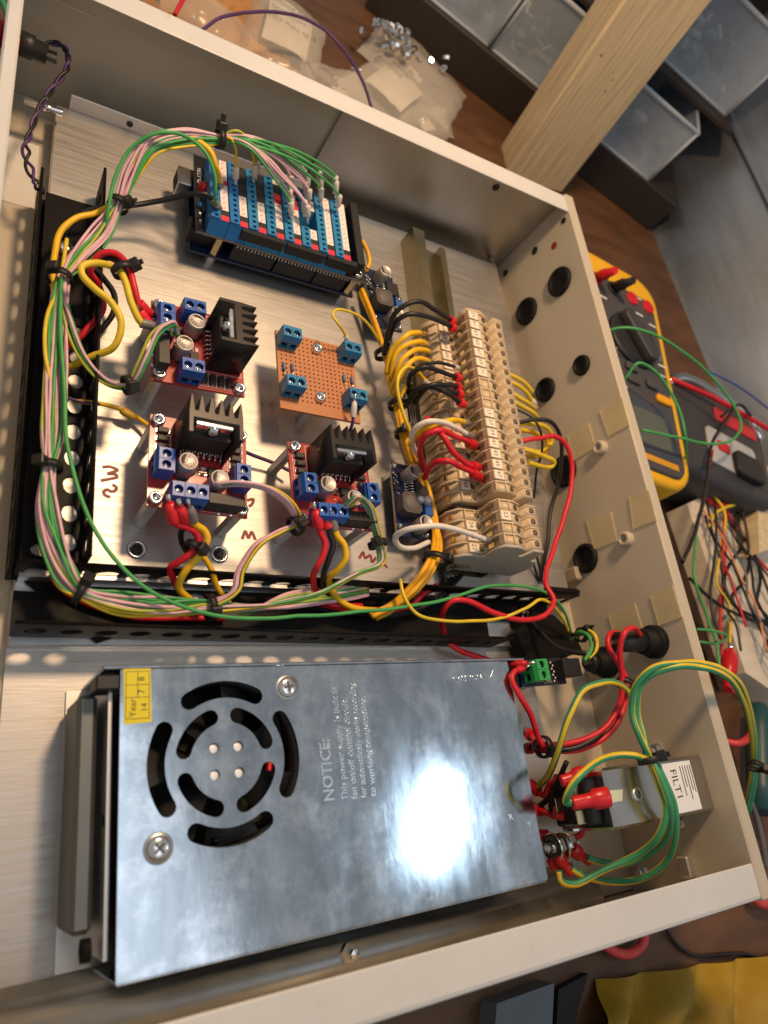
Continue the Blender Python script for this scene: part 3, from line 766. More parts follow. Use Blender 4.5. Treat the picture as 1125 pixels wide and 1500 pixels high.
# ================================================================ perforated prototype board
PB0 = at(406.5, 483.7, 35.5); PB1 = at(411, 597, 35.5); PB2 = at(528.5, 620, 35.5)
pw = (PB2-PB1).length; ph_ = (PB0-PB1).length
ang = math.atan2(PB2.y-PB1.y, PB2.x-PB1.x)
pb = thing('prototype_board', 'orange perforated prototype board on two posts in the middle', 'circuit board', (PB1.x, PB1.y, ZU), ang)
zt = 23.0; zb = zt-1.6
b = MB(); g_ = 2.54; nx = int(pw/g_); ny = int((ph_-4)/g_); mx_ = (pw-nx*g_)/2; my = ph_-ny*g_-0.6
vs = []; hr = 0.52
for iy in range(ny):
    for ix in range(nx):
        x0, y0 = mx_+ix*g_, my+iy*g_; c0 = (x0+g_/2, y0+g_/2)
        outer = [(x0, y0), (x0+g_/2, y0), (x0+g_, y0), (x0+g_, y0+g_/2), (x0+g_, y0+g_), (x0+g_/2, y0+g_), (x0, y0+g_), (x0, y0+g_/2)]
        inn = [(c0[0]+hr*math.cos(math.radians(225+45*k)), c0[1]+hr*math.sin(math.radians(225+45*k))) for k in range(8)]
        V = [(p[0], p[1], zt) for p in outer]+[(p[0], p[1], zt) for p in inn]+[(p[0], p[1], zb) for p in outer]+[(p[0], p[1], zb) for p in inn]
        F = []
        for k in range(8):
            j = (k+1) % 8
            F += [(k, j, 8+j, 8+k), (16+j, 16+k, 24+k, 24+j), (8+k, 8+j, 24+j, 24+k)]
        b.add(V, F)
b.box(0, pw, 0, my, zb, zt); b.box(0, pw, ph_-0.6, ph_, zb, zt); b.box(0, mx_, my, ph_-0.6, zb, zt); b.box(pw-mx_, pw, my, ph_-0.6, zb, zt)
b.build('perforated_panel', perf, pb)
Mi = Matrix.Rotation(-ang, 3, 'Z')
def pbl(px, py, z):                                  # pixel at world height -> board frame
    q = at(px, py, z)-Vector((PB1.x, PB1.y, 0)); q = Mi @ q; return q.x, q.y
def z6(x, y): return 360+x/4.6875, 440+y/4.6875
for (x, y), rz in ((z6(325, 218), 0.0), (z6(742, 322), 0.0), (z6(352, 555), 0), (z6(778, 645), 0)):
    u, v = pbl(x, y, ZU+zt+9.5); terminal(2, tealt, pb, (u, v, zt), rz, 5.0, 7.6, 9.5)
for x, y in (z6(495, 322), z6(519, 655)):
    u, v = pbl(x, y, ZU+zt+2.5)
    s_ = link('cap_screw', CAPS, pb); s_.location = Vector((u, v, zt))*S
    o = link('standoff', STAND25, pb); o.location = Vector((u, v, 0))*S; o.scale = (1, 1, zb/25)
for x, y in (z6(263, 455), z6(321, 460), z6(677, 535), z6(731, 548)):
    u, v = pbl(x, y, ZU+zt+1)
    r_ = MB().lathe((u, v-2.6, zt+1), (0, 1, 0), [(0, 0.25), (0.6, 0.3), (0.7, 0.85), (1.4, 0.95), (2, 0.8), (3.2, 0.8), (3.8, 0.95), (4.5, 0.85), (4.6, 0.3), (5.2, 0.25)], 10, 0, True).build('resistor', pm('blue_resistor', (0.10, 0.16, 0.28), 0.4), pb)
    MB().tube(catmull([(u, v-2.6, zt+1), (u, v-4.2, zt+0.9), (u, v-4.8, zt+0.1)], 3), 0.28, 6).build('lead', chrome, r_)

# ================================================================ controller board with screw-terminal shield
ct = thing('controller_stack', 'controller board under a black shield full of blue screw terminals', 'circuit board', (35.4, 225.6, ZU))
zbse, zsh = 7.6, 22.5                                # tops of the two boards above the plate
MB().box(1, 100.6, 0.4, 53.4, zbse-1.6, zbse).build('base_board', bluepcb, ct)
sb = MB().box(0, 101.2, 0, 53.3, zsh-1.6, zsh).build('shield_board', blackpcb, ct)
MB().box(0.1, 101.1, -0.06, 0.0, zsh-1.5, zsh-0.1).build('board_edge', pm('grey_edge', (0.22, 0.20, 0.18), 0.6), sb)
b = MB().box(-7.5, 8.5, 34, 46.2, zbse, zbse+11, ch=0.5); b.box(-7.6, -7.4, 35.5, 44.7, zbse+1.5, zbse+9.5, 1); b.build('usb_socket', [chrome, darkhole], ct)
MB().box(-1.5, 12, 5, 14, zbse, zbse+10.5, ch=0.6).build('power_socket', blackpl, ct)
for x in (14.0, 95.9):
    b = MB(); hex_post(b, x, 3.3, 0, zbse-1.65, 2.9); b.build('standoff', alu2, ct)
    b = MB(); hex_post(b, x, 3.3, zbse, zsh-1.65, 2.9); b.build('brass_post', brass, ct)
    s_ = link('cap_screw', screw_mesh(2.8, 2.0), ct); s_.location = Vector((x, 3.3, zsh))*S
for x in (13.0, 92.0):
    b = MB(); hex_post(b, x, 50, 0, zbse-1.65, 2.6); b.build('standoff', alu2, ct)
    b = MB(); hex_post(b, x, 50, zbse, zsh-1.65, 2.6); b.build('brass_post', brass, ct)
# female headers along the near edge, above and below the shield
for k, (x0, x1) in enumerate(((22, 46.5), (47.6, 71), (72, 96.6))):
    for z0, z1, nm in ((zsh+0.02, zsh+8.4, 'female_header'), (zbse+0.02, zsh-1.9, 'female_header')):
        if z0 > zsh and x1 > 96: x1 = 91
        hb = MB().box(x0, x1, 0.8 if z0 > zsh else 3.2-2.0, 4.4, z0, z1, ch=0.25).build(nm, blackpl, ct)
        if z0 > zsh:
            for i in range(int((x1-x0)/2.54)):
                MB().box(x0+0.8+i*2.54, x0+1.7+i*2.54, 2.0, 2.9, z1-0.1, z1+0.03).build('header_hole', darkhole, hb)
b = MB()
for i in range(38): b.box(23+i*1.98, 23.5+i*1.98, -0.3, 0.3, zsh-3.4, zsh-1.62)
b.build('header_pins', alu2, ct)
# blue screw-terminal strips with label tape
labw = pm('label_white', (0.78, 0.70, 0.66), 0.5, var=0.03); labr = pm('label_red', (0.66, 0.03, 0.05), 0.5, var=0.03); labk = pm('label_black', (0.02, 0.016, 0.016), 0.5, var=0.05)
pinkink = pm('label_ink', (0.42, 0.13, 0.16), 0.6, var=0)
hz = 9.6
LAB = ['KKRWWWW', '', '']
def strip(i, cells0, ncell, toplab):
    x = 43.2+10.3*i-35.4; y0 = 3.3+3.5*cells0; Ly = 3.5*ncell
    b = MB()
    pr_ = [(-3.0, 0), (7.0, 0), (7.0, 8.4), (2.2, 8.9), (2.2, hz), (1.75, hz)]
    hole = [[(y0+3.5*k+1.0, -0.95), (y0+3.5*k+2.6, -0.95), (y0+3.5*k+2.6, 0.95), (y0+3.5*k+1.0, 0.95)] for k in range(ncell)]
    b.prism([(y0, -3.0), (y0+Ly, -3.0), (y0+Ly, 2.2), (y0, 2.2)], (x, 0, zsh+hz-1.2), (0, 1, 0), (1, 0, 0), (0, 0, 1.2), holes=hole)
    b.box(x-3.0, x+2.2, y0, y0+Ly, zsh+0.05, zsh+hz-3.0)
    b.box(x-3.0, x-1.5, y0, y0+Ly, zsh+hz-3.0, zsh+hz-1.21); b.box(x+1.2, x+2.2, y0, y0+Ly, zsh+hz-3.0, zsh+hz-1.21)
    b.box(x+2.25, x+7.0, y0, y0+Ly, zsh+0.05, zsh+8.6)
    b.prism([(0, 0.0), (-3.2, 0), (0, 8.6)], (x-3.0, y0, zsh+0.05), (0, 1, 0), (0, 0, 1), (10, 0, 0))
    o = b.build('terminal_strip', tealt if i not in (0, 1) else pm('teal_blue_terminal', (0.02, 0.16, 0.42), 0.36, var=0.06, scale=120), ct)
    for k in range(ncell):
        c = toplab[k]
        lb = MB().box(x+2.7, x+6.8, y0+3.5*k+0.02, y0+3.5*k+3.48, zsh+8.62, zsh+8.85).build('label_cell', {'W': labw, 'R': labr, 'K': labk}[c], o)
        if c == 'W':
            q = random.uniform(-0.5, 0.5)
            MB().prism([(0, 0), (0.45, 0.2), (1.6+q*0.3, 1.4), (1.3, 1.7), (0.9, 0.9), (0.1, 0.7)], (x+3.9, y0+3.5*k+0.9, zsh+8.86), (1, 0, 0), (0, 1, 0), (0, 0, 0.03)).build('label_print', pinkink, lb)
for i, (c0, n, lab) in enumerate(((0, 12, 'RKWWWWWRWWWW'), (0, 12, 'RKWWWWKKKKKK'), (0, 12, 'RKWWWWKKKKKK'), (0, 12, 'RKWWWWWRRKKW'), (0, 12, 'RKWWWWWRRKKW'),
                                  (0, 4, 'RKWW'), (0, 12, 'RKWWWWWWWWWW'), (0, 12, 'RKWWWWWWWWWW'))):
    strip(i, c0, n, lab)
strip(5, 8, 4, 'WWKK')
b = MB().box(91.2, 96.4, 3.2, 50, zsh+0.02, zsh+9.0, ch=0.3); hd = b.build('double_row_header', blackpl, ct)
for i in range(18):
    for j in range(2):
        MB().box(92.4+j*1.9, 93.3+j*1.9, 4.4+i*2.54, 5.3+i*2.54, zsh+8.95, zsh+9.08).build('header_hole', pm('hole_grey', (0.05, 0.045, 0.04), 0.5), hd)
text('D-1236', 3.6, whiteink, (3.9, 33.5, zsh+0.03), (0, 1, 0), (-1, 0, 0), sb, ext=0.02)
MB().prism([(0, 0), (2.2, 0), (1.1, 2)], (1.4, 30.4, zsh+0.02), (1, 0, 0), (0, 1, 0), (0, 0, 0.04)).build('triangle_mark', whiteink, sb)
MB().lathe((4.0, 29.0, zsh), (0, 0, 1), [(0, 2.9), (3, 2.9), (4.6, 2.2), (5.2, 1.0), (5.3, .01)], 18, 0, False).build('reset_button', redpl, ct)
MB().lathe((2.0, 17.5, zsh), (0, 0, 1), [(0, 1.5), (1.6, 1.5), (2.2, 0.9), (2.3, .01)], 12, 0, False).build('status_lamp', pm('blue_lens', (0.04, 0.20, 0.5), 0.2), ct)
MB().box(3.0, 6.2, 12, 24, zsh, zsh+2.6, ch=0.3).build('jumper_block', blackpl, ct)
for k in range(4): MB().box(1.6, 2.6, 4+2.4*k, 5.4+2.4*k, zsh, zsh+0.7, k % 2).build('resistor', [chipm, whitem], ct)

# ================================================================ buck converters
def buck():
    t = thing('voltage_converter', 'small blue voltage converter board', 'circuit board', (0, 0, ZU), 0, 'voltage converter boards by the rail')
    z0 = 10.0; zt = z0+1.6
    MB().box(-10.5, 10.5, -21.5, 21.5, z0, zt).build('board', bluepcb, t)
    MB().box(-10.55, -10.5, -21.4, 21.4, z0+0.1, zt-0.1).build('board_edge', pm('cream_edge', (0.55, 0.42, 0.28), 0.6), t)
    for sx, sy in ((-7, 17), (7, -17)):
        b = MB(); hex_post(b, sx, sy, 0, z0, 2.4); b.build('standoff', alu2, t)
    capacitor(t, (-1.5, 13.4, zt), 4.1, 10.5, ('220', '35V')); capacitor(t, (2.0, -16.2, zt), 4.1, 10.5, ('RVT', '220'))
    i_ = MB().prism([(-6, -4), (-4, -6), (4, -6), (6, -4), (6, 4), (4, 6), (-4, 6), (-6, 4)], (-3.6, -4.6, zt), (1, 0, 0), (0, 1, 0), (0, 0, 7.2)).build('inductor', ferrite, t)
    MB().lathe((-3.6, -4.6, zt+7.2), (0, 0, 1), [(0, 4.3), (0.25, 4.1), (0.25, 0.01)], 20, 0, False).build('inductor_core', pm('ferrite_pale', (0.13, 0.115, 0.105), 0.6), i_)
    MB().box(1.6, 10.2, 1.4, 11.0, zt+0.1, zt+4.6, ch=0.4).build('regulator', chipm, t)
    for k in range(5):
        MB().tube(catmull([(1.7, 2.6+1.7*k, zt+3), (-0.2, 2.6+1.7*k, zt+2.6), (-1.4, 2.6+1.7*k, zt+0.5), (-3.4, 2.6+1.7*k, zt+0.3)], 3), 0.42, 6).build('lead', chrome, t)
    MB().box(4.6, 9.6, -10.6, -1.6, zt, zt+7, ch=0.4).build('trimmer', pm('trimmer_blue', (0.03, 0.11, 0.38), 0.35), t)
    MB().lathe((7.0, -3.6, zt+7), (0, 0, 1), [(0, 1.2), (1, 1.2), (1, 0.01)], 10, 0, False).build('trimmer_screw', brass, t)
    for sx, sy in ((-8.5, 19.5), (8.5, 19.5), (-8.3, -16), (8.5, -19.5)):
        MB().lathe((sx, sy, zt), (0, 0, 1), [(0, 1.9), (0.8, 1.7), (1.7, 0.8), (2.0, 0.01)], 10, 0, False).build('solder_joint', chrome, t)
    b = MB()
    for k in range(12): b.box(-9.6+(k % 3)*1.1, -8.9+(k % 3)*1.1, 15-k*1.1, 15.8-k*1.1, zt+0.01, zt+0.05)
    b.build('silk_print', whiteink, t)
    MB().box(-9.8, -6.6, 4.5, 8.0, zt, zt+1.6, ch=0.2).build('diode', chipm, t)
    return t
bk2 = buck(); bk1 = copy_tree(bk2)
def fit_buck(o, tl, bl, lab):
    a = at(*tl, ZU+11); c = at(*bl, ZU+11); d = (a-c); an = math.atan2(d.y, d.x)-math.pi/2
    mid = (a+c)/2+Matrix.Rotation(an, 3, 'Z') @ Vector((10.5, 0, 0))
    place(o, (mid.x, mid.y, ZU), an); o['label'] = lab
fit_buck(bk2, (571, 676), (581, 786), 'blue voltage converter board with white wires beside the terminal rail')
fit_buck(bk1, (530, 385), (547, 484), 'voltage converter board next to the controller stack at the far end of the rail')
MB().lathe((5.2, -2.6, 19.5), (0, 0, 1), [(-1, 2.3), (0.5, 2.4), (2, 2.2), (3, 1.4), (3.3, 0.01)], 14, 0, False).build('lamp_dome', pm('milky_lens', (0.45, 0.50, 0.60), 0.2, trans=0.3), bk2)
MB().lathe((1.2, -2.6, 18.9), (0, 0, 1), [(-1, 2.1), (0.5, 2.2), (1.8, 2.0), (2.6, 1.2), (2.8, 0.01)], 14, 0, False).build('lamp_dome', pm('milky_lens', (0.45, 0.50, 0.60), 0.2, trans=0.3), bk2)

# ================================================================ sensor module with the green terminal
q0 = at(765, 985, 40); 
sn = thing('sensor_module', 'small dark module with a green terminal at the far corner of the power supply', 'circuit board', (q0.x, q0.y, 0), 0.02)
zt = 38.0
MB().box(0, 31, -7, 6.6, zt-1.6, zt).build('board', bluepcb, sn)
MB().box(14, 31.1, -7.02, 6.62, zt+0.01, zt+0.4).build('dark_half', blackpcb, sn)
MB().box(1, 11, -6.8, 5.8, zt-1.7-12, zt-1.65, ch=0.5).build('mounting_block', pm('cream_block', (0.55, 0.47, 0.34), 0.5), sn)
b = MB(); hex_post(b, 8, 0, 0.2, zt-13.8, 2.6); b.build('standoff', alu2, sn)
terminal(2, greent, sn, (6.8, -0.3, zt), -math.pi/2, 5.2, 8.6, 10)
for k in range(4): MB().box(16, 20.2, -5.6+k*3.0, -3.6+k*3.0, zt+0.42, zt+1.2, ch=0.2).build('resistor', [brass], sn)
b = MB()
for k in range(4): b.box(15.4, 20.8, -5.9+k*3, -5.75+k*3, zt+0.41, zt+0.45)
for k in range(7): b.box(22.2+(k % 2)*1.2, 23.0+(k % 2)*1.2, -5.5+k*1.6, -4.6+k*1.6, zt+0.41, zt+0.45)
b.build('silk_print', whiteink, sn)
b = MB().box(24.4, 37, -4.2, 5.0, zt+0.5, zt+7.5, ch=0.4); b.build('plug', blackpl, sn)

# ================================================================ mounting rail
RA = at(601, 331, 27.5); RX0, RY0 = 185.8, 294.0
RANG = -math.atan(0.046)                             # rail leans a little clockwise
rail = thing('terminal_rail', 'yellow zinc steel mounting rail under the beige terminal blocks', 'rail', (RX0, RY0, ZU), RANG)
pr_ = [(0, 0), (0, 15), (9.2, 15), (9.2, 13.6), (1.4, 13.6), (1.4, 1.4), (27.4, 1.4), (27.4, 7.6), (32.0, 7.6), (32, 6.2), (28.8, 6.2), (28.8, 0)]
MB().prism(pr_, (0, 0, 0.05), (1, 0, 0), (0, 0, 1), (0, -240, 0)).build('rail_profile', zincy, rail)
for y in (-30, -70):
    MB().lathe((18, y, 1.45), (0, 0, 1), [(0, 1.6), (0.3, 1.5), (0.1, 1.2), (0.1, 0.01)], 12, 0, False).build('rail_hole', darkhole, rail)
def railw(x, y):                                     # rail frame -> world (y measured from its far end, negative toward camera)
    v = Matrix.Rotation(RANG, 3, 'Z') @ Vector((x, y, 0)); return v.x+RX0, v.y+RY0

# ================================================================ terminal blocks (two storeys each side)
PROF = [(-5.4, 6.0), (-6.6, 20.0), (-3.0, 26.6), (9.6, 27.6), (9.6, 29.0), (8.0, 39.0), (9.4, 44.4), (18.6, 45.4), (26.0, 42.6), (26.0, 34.0), (29.8, 34.0), (29.8, 43.6), (37.0, 43.6), (38.6, 30.0), (44.6, 29.4), (47.6, 20.0), (45.8, 6.0)]
def block_mesh(wd):
    b = MB(); t_ = 1.0
    # thin side walls with the full outline, then the filled core set back so that mouths and wells stay open
    b.prism(PROF, (0, 0, 0), (1, 0, 0), (0, 0, 1), (0, -t_, 0))
    core = [(-5.2, 6.2), (-5.0, 19.6), (-1.0, 26.2), (9.2, 27.2), (11.4, 29.2), (10.6, 38.0), (11.0, 44.0), (18.4, 44.6), (25.8, 42.0), (25.8, 33.6), (29.9, 33.6), (29.9, 43.3), (36.8, 43.3), (38.2, 29.8), (44.0, 29.2), (46.8, 20.0), (45.6, 6.2)]
    b.prism(core, (0, -t_-0.01, 0), (1, 0, 0), (0, 0, 1), (0, -(wd-t_-0.03), 0))
    # mouth linings: metal seen deep in the wire funnels
    b.box(-5.3, -4.0, -wd+1.4, -2.4, 20.4, 22.6, 1); b.box(9.9, 11.0, -wd+1.6, -2.4, 31.5, 36.0, 1)
    # tag frames
    for x0, x1, z in ((0.6, 6.6, 26.75), (9.9, 16.0, 44.35)):
        b.box(x0-0.8, x0, -wd+0.5, -0.5, z-3, z+0.9); b.box(x1, x1+0.7, -wd+0.5, -0.5, z-3, z+0.9)
    return b
WB = 6.72
WB2 = 6.42
me_block = block_mesh(WB-0.12).mesh('housing', [beige, brass])
me_tag = MB().box(0, 6.0, -WB+0.75, -0.65, 0, 0.9, ch=0.15).mesh('marker_tag', tagm)
def well(n=14, r=1.75):
    return MB().lathe((0, 0, 0), (0, 0, 1), [(-0.02, r), (0.10, r*0.96), (0.04, 0.01)], n, 0, False)
me_well = well().mesh('screw_well', pm('well_brown', (0.10, 0.055, 0.028), 0.8, var=0.1))
me_wscr = MB().lathe((0, 0, 0), (0, 0, 1), [(0.1, 1.0), (0.14, 0.9), (0.14, 0.01)], 10, 0, False).mesh('screw', pm('well_screw', (0.30, 0.24, 0.18), 0.4, 0.8))
me_jump = MB().lathe((0, 0, 0), (0, 0, 1), [(0, 1.6), (1.6, 1.6), (2.0, 1.2), (2.0, .01)], 10, 0, False).box(-1.5, 1.5, -0.3, 0.3, 1.9, 2.1).mesh('jumper_screw', galv)
def tblock(y, up, lo, lab):
    x, yw = railw(0, y)
    t = thing('terminal_block', lab, 'terminal block', (x, yw, ZU), RANG, 'beige terminal blocks on the rail')
    o = link('housing', me_block, t)
    for s_, xx, z in ((lo, 0.6, 26.8), (up, 9.9, 44.5)):
        if s_:
            g = link('marker_tag', me_tag, o); g.location = Vector((xx, 0, z))*S
            if s_ != '_':
                tx = text(s_, 4.0, greyink, (1.5, -1.0, 0.92), (0, -1, 0), (1, 0, 0), None, ext=0.02)
                tx.parent = g
        else:
            pass
    for xx, z, tilt in ((21.4, 44.0, 0.36), (8.4, 27.65, 0.08), (33.4, 43.4, 0.0), (41.4, 29.75, 0.1)):
        g = link('screw_well', me_well, o); g.location = Vector((xx, -WB/2, z+0.1))*S; g.rotation_euler = (0, tilt, 0)
        s_ = link('screw', me_wscr, o); s_.location = Vector((xx, -WB/2, z+0.12))*S; s_.rotation_euler = (0, tilt, 0)
    g = link('jumper_screw', me_jump, o); g.location = Vector((27.9, -WB/2, 34.1+random.uniform(-.3, .6)))*S; g.rotation_euler = (random.uniform(-.1, .1), random.uniform(-.1, .1), random.uniform(0, 3))
    return t
YB0 = -88.0
ups = ['59', '61', '63', '65', '67', '69', '71', '', '', '']
los = ['60', '62', '64', '66', '68', '70', '72', '', '78', '']
ups2 = ['15', '37', '39', '41', '43', '45', '47', '']
los2 = ['', '', '40', '', '44', '46', '48', '']
ups3 = ['', '23', '', '']; los3 = ['', '24', '20', '22']
nm = ['first', 'second', 'third', 'fourth', 'fifth', 'sixth', 'seventh', 'eighth', 'ninth', 'tenth']
ords = ['far end', 'second', 'third', 'fourth', 'fifth', 'sixth', 'seventh', 'eighth', 'ninth', 'tenth']
for i in range(10):
    lab = ('beige terminal block at the far end of the row, its upper tag reading 59' if i == 0 else
           f'{ords[i]} terminal block from the far end of the row, ' + (f'its upper tag reading {ups[i]}' if ups[i] else 'with an empty upper tag slot'))
    tblock(YB0-i*WB, ups[i], los[i], lab)
Y2 = YB0-10*WB-0.3
for i in range(8):
    lab = (f'{["first", "second", "third", "fourth", "fifth", "sixth", "seventh"][i]} terminal block of the middle group, its upper tag reading {ups2[i]}' if ups2[i] else
           'terminal block with empty tag slots, last before the gap in the row')
    tblock(Y2-i*WB2, ups2[i], los2[i], lab).scale = (1, WB2/WB, 1)
Y3 = Y2-8*WB2-4.4
for i in range(4):
    lab = ('terminal block just in front of the gap in the row', 'terminal block tagged 23 in the short nearest group', 'terminal block second from the near end of the row', 'terminal block at the near end of the row, white wire entering it')[i]
    tblock(Y3-i*WB2, ups3[i], los3[i], lab).scale = (1, WB2/WB, 1)
x, yw = railw(0, Y3-4*WB2-0.1)
t = thing('end_plate', 'flat grey beige end plate closing the near end of the terminal row', 'end plate', (x, yw, ZU), RANG)
MB().prism(PROF, (0, 0, 0), (1, 0, 0), (0, 0, 1), (0, -1.6, 0)).build('plate', beigeg, t)
x, yw = railw(0, YB0+0.1+1.6)
t = thing('end_plate', 'beige end plate at the far end of the terminal row, by tag 59', 'end plate', (x, yw, ZU), RANG)
MB().prism(PROF, (0, 0, 0), (1, 0, 0), (0, 0, 1), (0, -1.5, 0)).build('plate', beige, t)
x, yw = railw(0, Y2-8*WB2-0.6)
t = thing('rail_clamp', 'dark clamp in the gap of the terminal row', 'clamp', (x, yw, ZU), RANG)
MB().box(-3, 40, -3.4, -0.4, 6, 24, ch=0.6).build('clamp', blackpl, t)
MB().lathe((14, -2, 24), (0, 0, 1), [(0, 2.0), (1.4, 2.0), (1.8, 1.4), (1.8, .01)], 12, 0, False).build('clamp_screw', chrome, t)

# ================================================================ wires
def P3(pts): return [p if isinstance(p, Vector) else at(*p) for p in pts]
def wire(label, col, pts, r=0.85, name='wire', group=None, f0=None, f1=None, cat='wire', n=8, seg=7, mat2=None, twist=0.0, world=False):
    P = [Vector(p) for p in pts] if world else P3(pts)
    C = catmull(P, seg)
    sd0 = (len(C)*7.31+C[0].x) % 50
    for i in range(1, len(C)-1):
        s_ = sd0+C[i].x*0.07+C[i].y*0.06
        C[i] = C[i]+Vector((noise.noise(Vector((s_, 1.7, sd0))), noise.noise(Vector((s_, 9.2, sd0))), noise.noise(Vector((s_, 4.4, sd0)))))*(0.5*min(r, 1.4))*min(1, i/3, (len(C)-1-i)/3)
    b = MB()
    if mat2:
        b.tube(C, r, 10, 0, stripe=[0, 0, 0, 0, 1, 1, 0, 0, 0, 1] if False else [0, 0, 0, 1, 1, 0, 0, 0, 1, 1], twist=twist)
        o = b.build(name, [W[col], W[mat2]])
    else:
        b.tube(C, r, n); o = b.build(name, W[col])
    tag(o, label, cat, group)
    for f, end in ((f0, 0), (f1, 1)):
        if not f: continue
        m, Lf, rf = f[:3]
        e = C[0] if end == 0 else C[-1]; d = (e-(C[2] if end == 0 else C[-3])).normalized()
        fb = MB().lathe(e-d*2.5, d, [(0, rf*0.95), (0.4, rf), (Lf*0.62, rf), (Lf, rf*0.62)], 12, 0, True).build('ferrule', m, o)
        MB().cyl(e+d*(Lf-2.5), e+d*(Lf+1.6), rf*0.38, rf*0.38, 8).build('crimp_tip', chrome, fb)
    return o
FW = (whitefer, 7.5, 1.55); FG = (grayfer, 8.0, 2.1); FR = (redfer, 6.5, 2.5); FRb = (redpl, 10.5, 2.7)

# --- thin signal bundle from the controller round the left channel
TRK = [(322, 203, 66), (268, 199, 64), (222, 212, 60), (192, 255, 50), (173, 300, 42), (150, 342, 35), (116, 378, 31), (92, 410, 30), (81, 470, 28),
       (78, 550, 27), (76, 630, 27), (71, 684, 28), (70, 745, 28), (84, 806, 28), (104, 848, 28), (122, 868, 27), (175, 884, 26), (240, 890, 25), (306, 888, 25)]
TRW = P3(TRK)
tight = {0: 0.62, 4: 0.6, 7: 0.65, 11: 0.62, 15: 0.62, 18: 0.62}
def bundle_path(i, i0, i1, R=4.2):
    out = []; ph = i*2.399; rr = R*math.sqrt((i % 9+0.5)/9)
    for k in range(i0, i1+1):
        t_ = (TRW[min(k+1, len(TRW)-1)]-TRW[max(k-1, 0)]).normalized()
        nrm = Vector((-t_.y, t_.x, 0)).normalized(); up = t_.cross(nrm)*-1
        a = ph+0.16*k+0.35*math.sin(k*1.3+i)
        s_ = tight.get(k, 1.0+0.30*math.sin(k*0.9+i*1.7))
        out.append(TRW[k]+nrm*(rr*s_*math.cos(a))+up*(rr*s_*0.75*math.sin(a)))
    return out
def wv(seq): return P3(seq)
toA = [(345, 866, 30), (352, 838, 33), (376, 800, 38), (408, 780, 40), (434, 767, 42), (428, 742, 50), (398, 718, 54), (352, 708, 53), (318, 711, 48)]
toB = [(400, 886, 27), (470, 868, 29), (520, 842, 33), (557, 825, 36), (556, 800, 38), (549, 770, 44), (540, 742, 52), (524, 729, 56), (508, 742, 50)]
toC = [(100, 468, 30), (125, 528, 30), (160, 562, 34), (190, 563, 40), (208, 530, 48), (230, 486, 54), (252, 474, 55), (258, 492, 48)]
starts = [  # colour, tip pixel, where it goes
    ('green', (427, 326), 'A'), ('pink', (451, 330), 'A'), ('pink', (421, 298), 'A'), ('yellow', (345, 275), 'A'), ('green', (423, 308), 'A'),
    ('green', (469, 286), 'B'), ('pink', (448, 297), 'B'), ('pink', (445, 276), 'B'), ('yellow', (371, 272), 'B'), ('green', (469, 305), 'B'),
    ('green', (491, 294), 'C'), ('pink', (441, 267), 'C'), ('lime', (375, 268), 'C'), ('green', (493, 312), 'C'),
    ('pink', (449, 284), 'A'), ('pink', (428, 318), 'B'), ('green', (488, 286), 'A'), ('pink', (424, 288), 'A'), ('pink', (452, 304), 'B'), ('green', (466, 278), 'B'), ('pink', (446, 322), 'A')]
dest = {'A': 'to the M3 board', 'B': 'to the right driver board', 'C': 'to the sideways driver board'}
ORD = ['first', 'second', 'third', 'fourth', 'fifth', 'sixth', 'seventh', 'eighth']
for i, (c, tip, g) in enumerate(starts):
    j = (random.uniform(-1, 1), random.uniform(-1, 1))
    e = at(tip[0], tip[1], 45.5)
    up = Vector((-3.5+j[0], 3.0+j[1], 9.5))
    head = [e+up*0.35, e+up*0.95]
    tq = bundle_path(i, 0, 1)[0]
    m1 = head[1].lerp(tq, 0.34)+Vector((0, 0, 7+j[0]*2)); m2 = head[1].lerp(tq, 0.70)+Vector((0, 0, 7.5+j[1]))
    br = {'A': toA, 'B': toB, 'C': toC}[g]
    i1 = 7 if g == 'C' else 18
    body = bundle_path(i, 0, i1)
    jit = [Vector(((math.cos(i*2.4))*1.7, 0, math.sin(i*2.4)*1.7)) for _ in br]
    tail = [p+q for p, q in zip(P3(br), jit)]
    o = wire(f'thin {c} bundle wire from the {ORD[max(0, min(7, round((e.x-43.2)/10.3)))]} blue strip {dest[g]}', c, head+[m1, m2]+body+tail, 0.68, group='thin signal wires in the left bundle', f0=None)
    d = (head[0]-head[1]).normalized()
    fb = MB().lathe(head[1]-d*1.0, d, [(0, 1.5), (0.5, 1.75), (5.2, 1.75), (7.4, 1.0)], 12, 0, True).build('ferrule', whitefer, o)
    MB().cyl(head[1]+d*6.3, head[1]+d*9.2, 0.6, 0.6, 8).build('crimp_tip', chrome, fb)
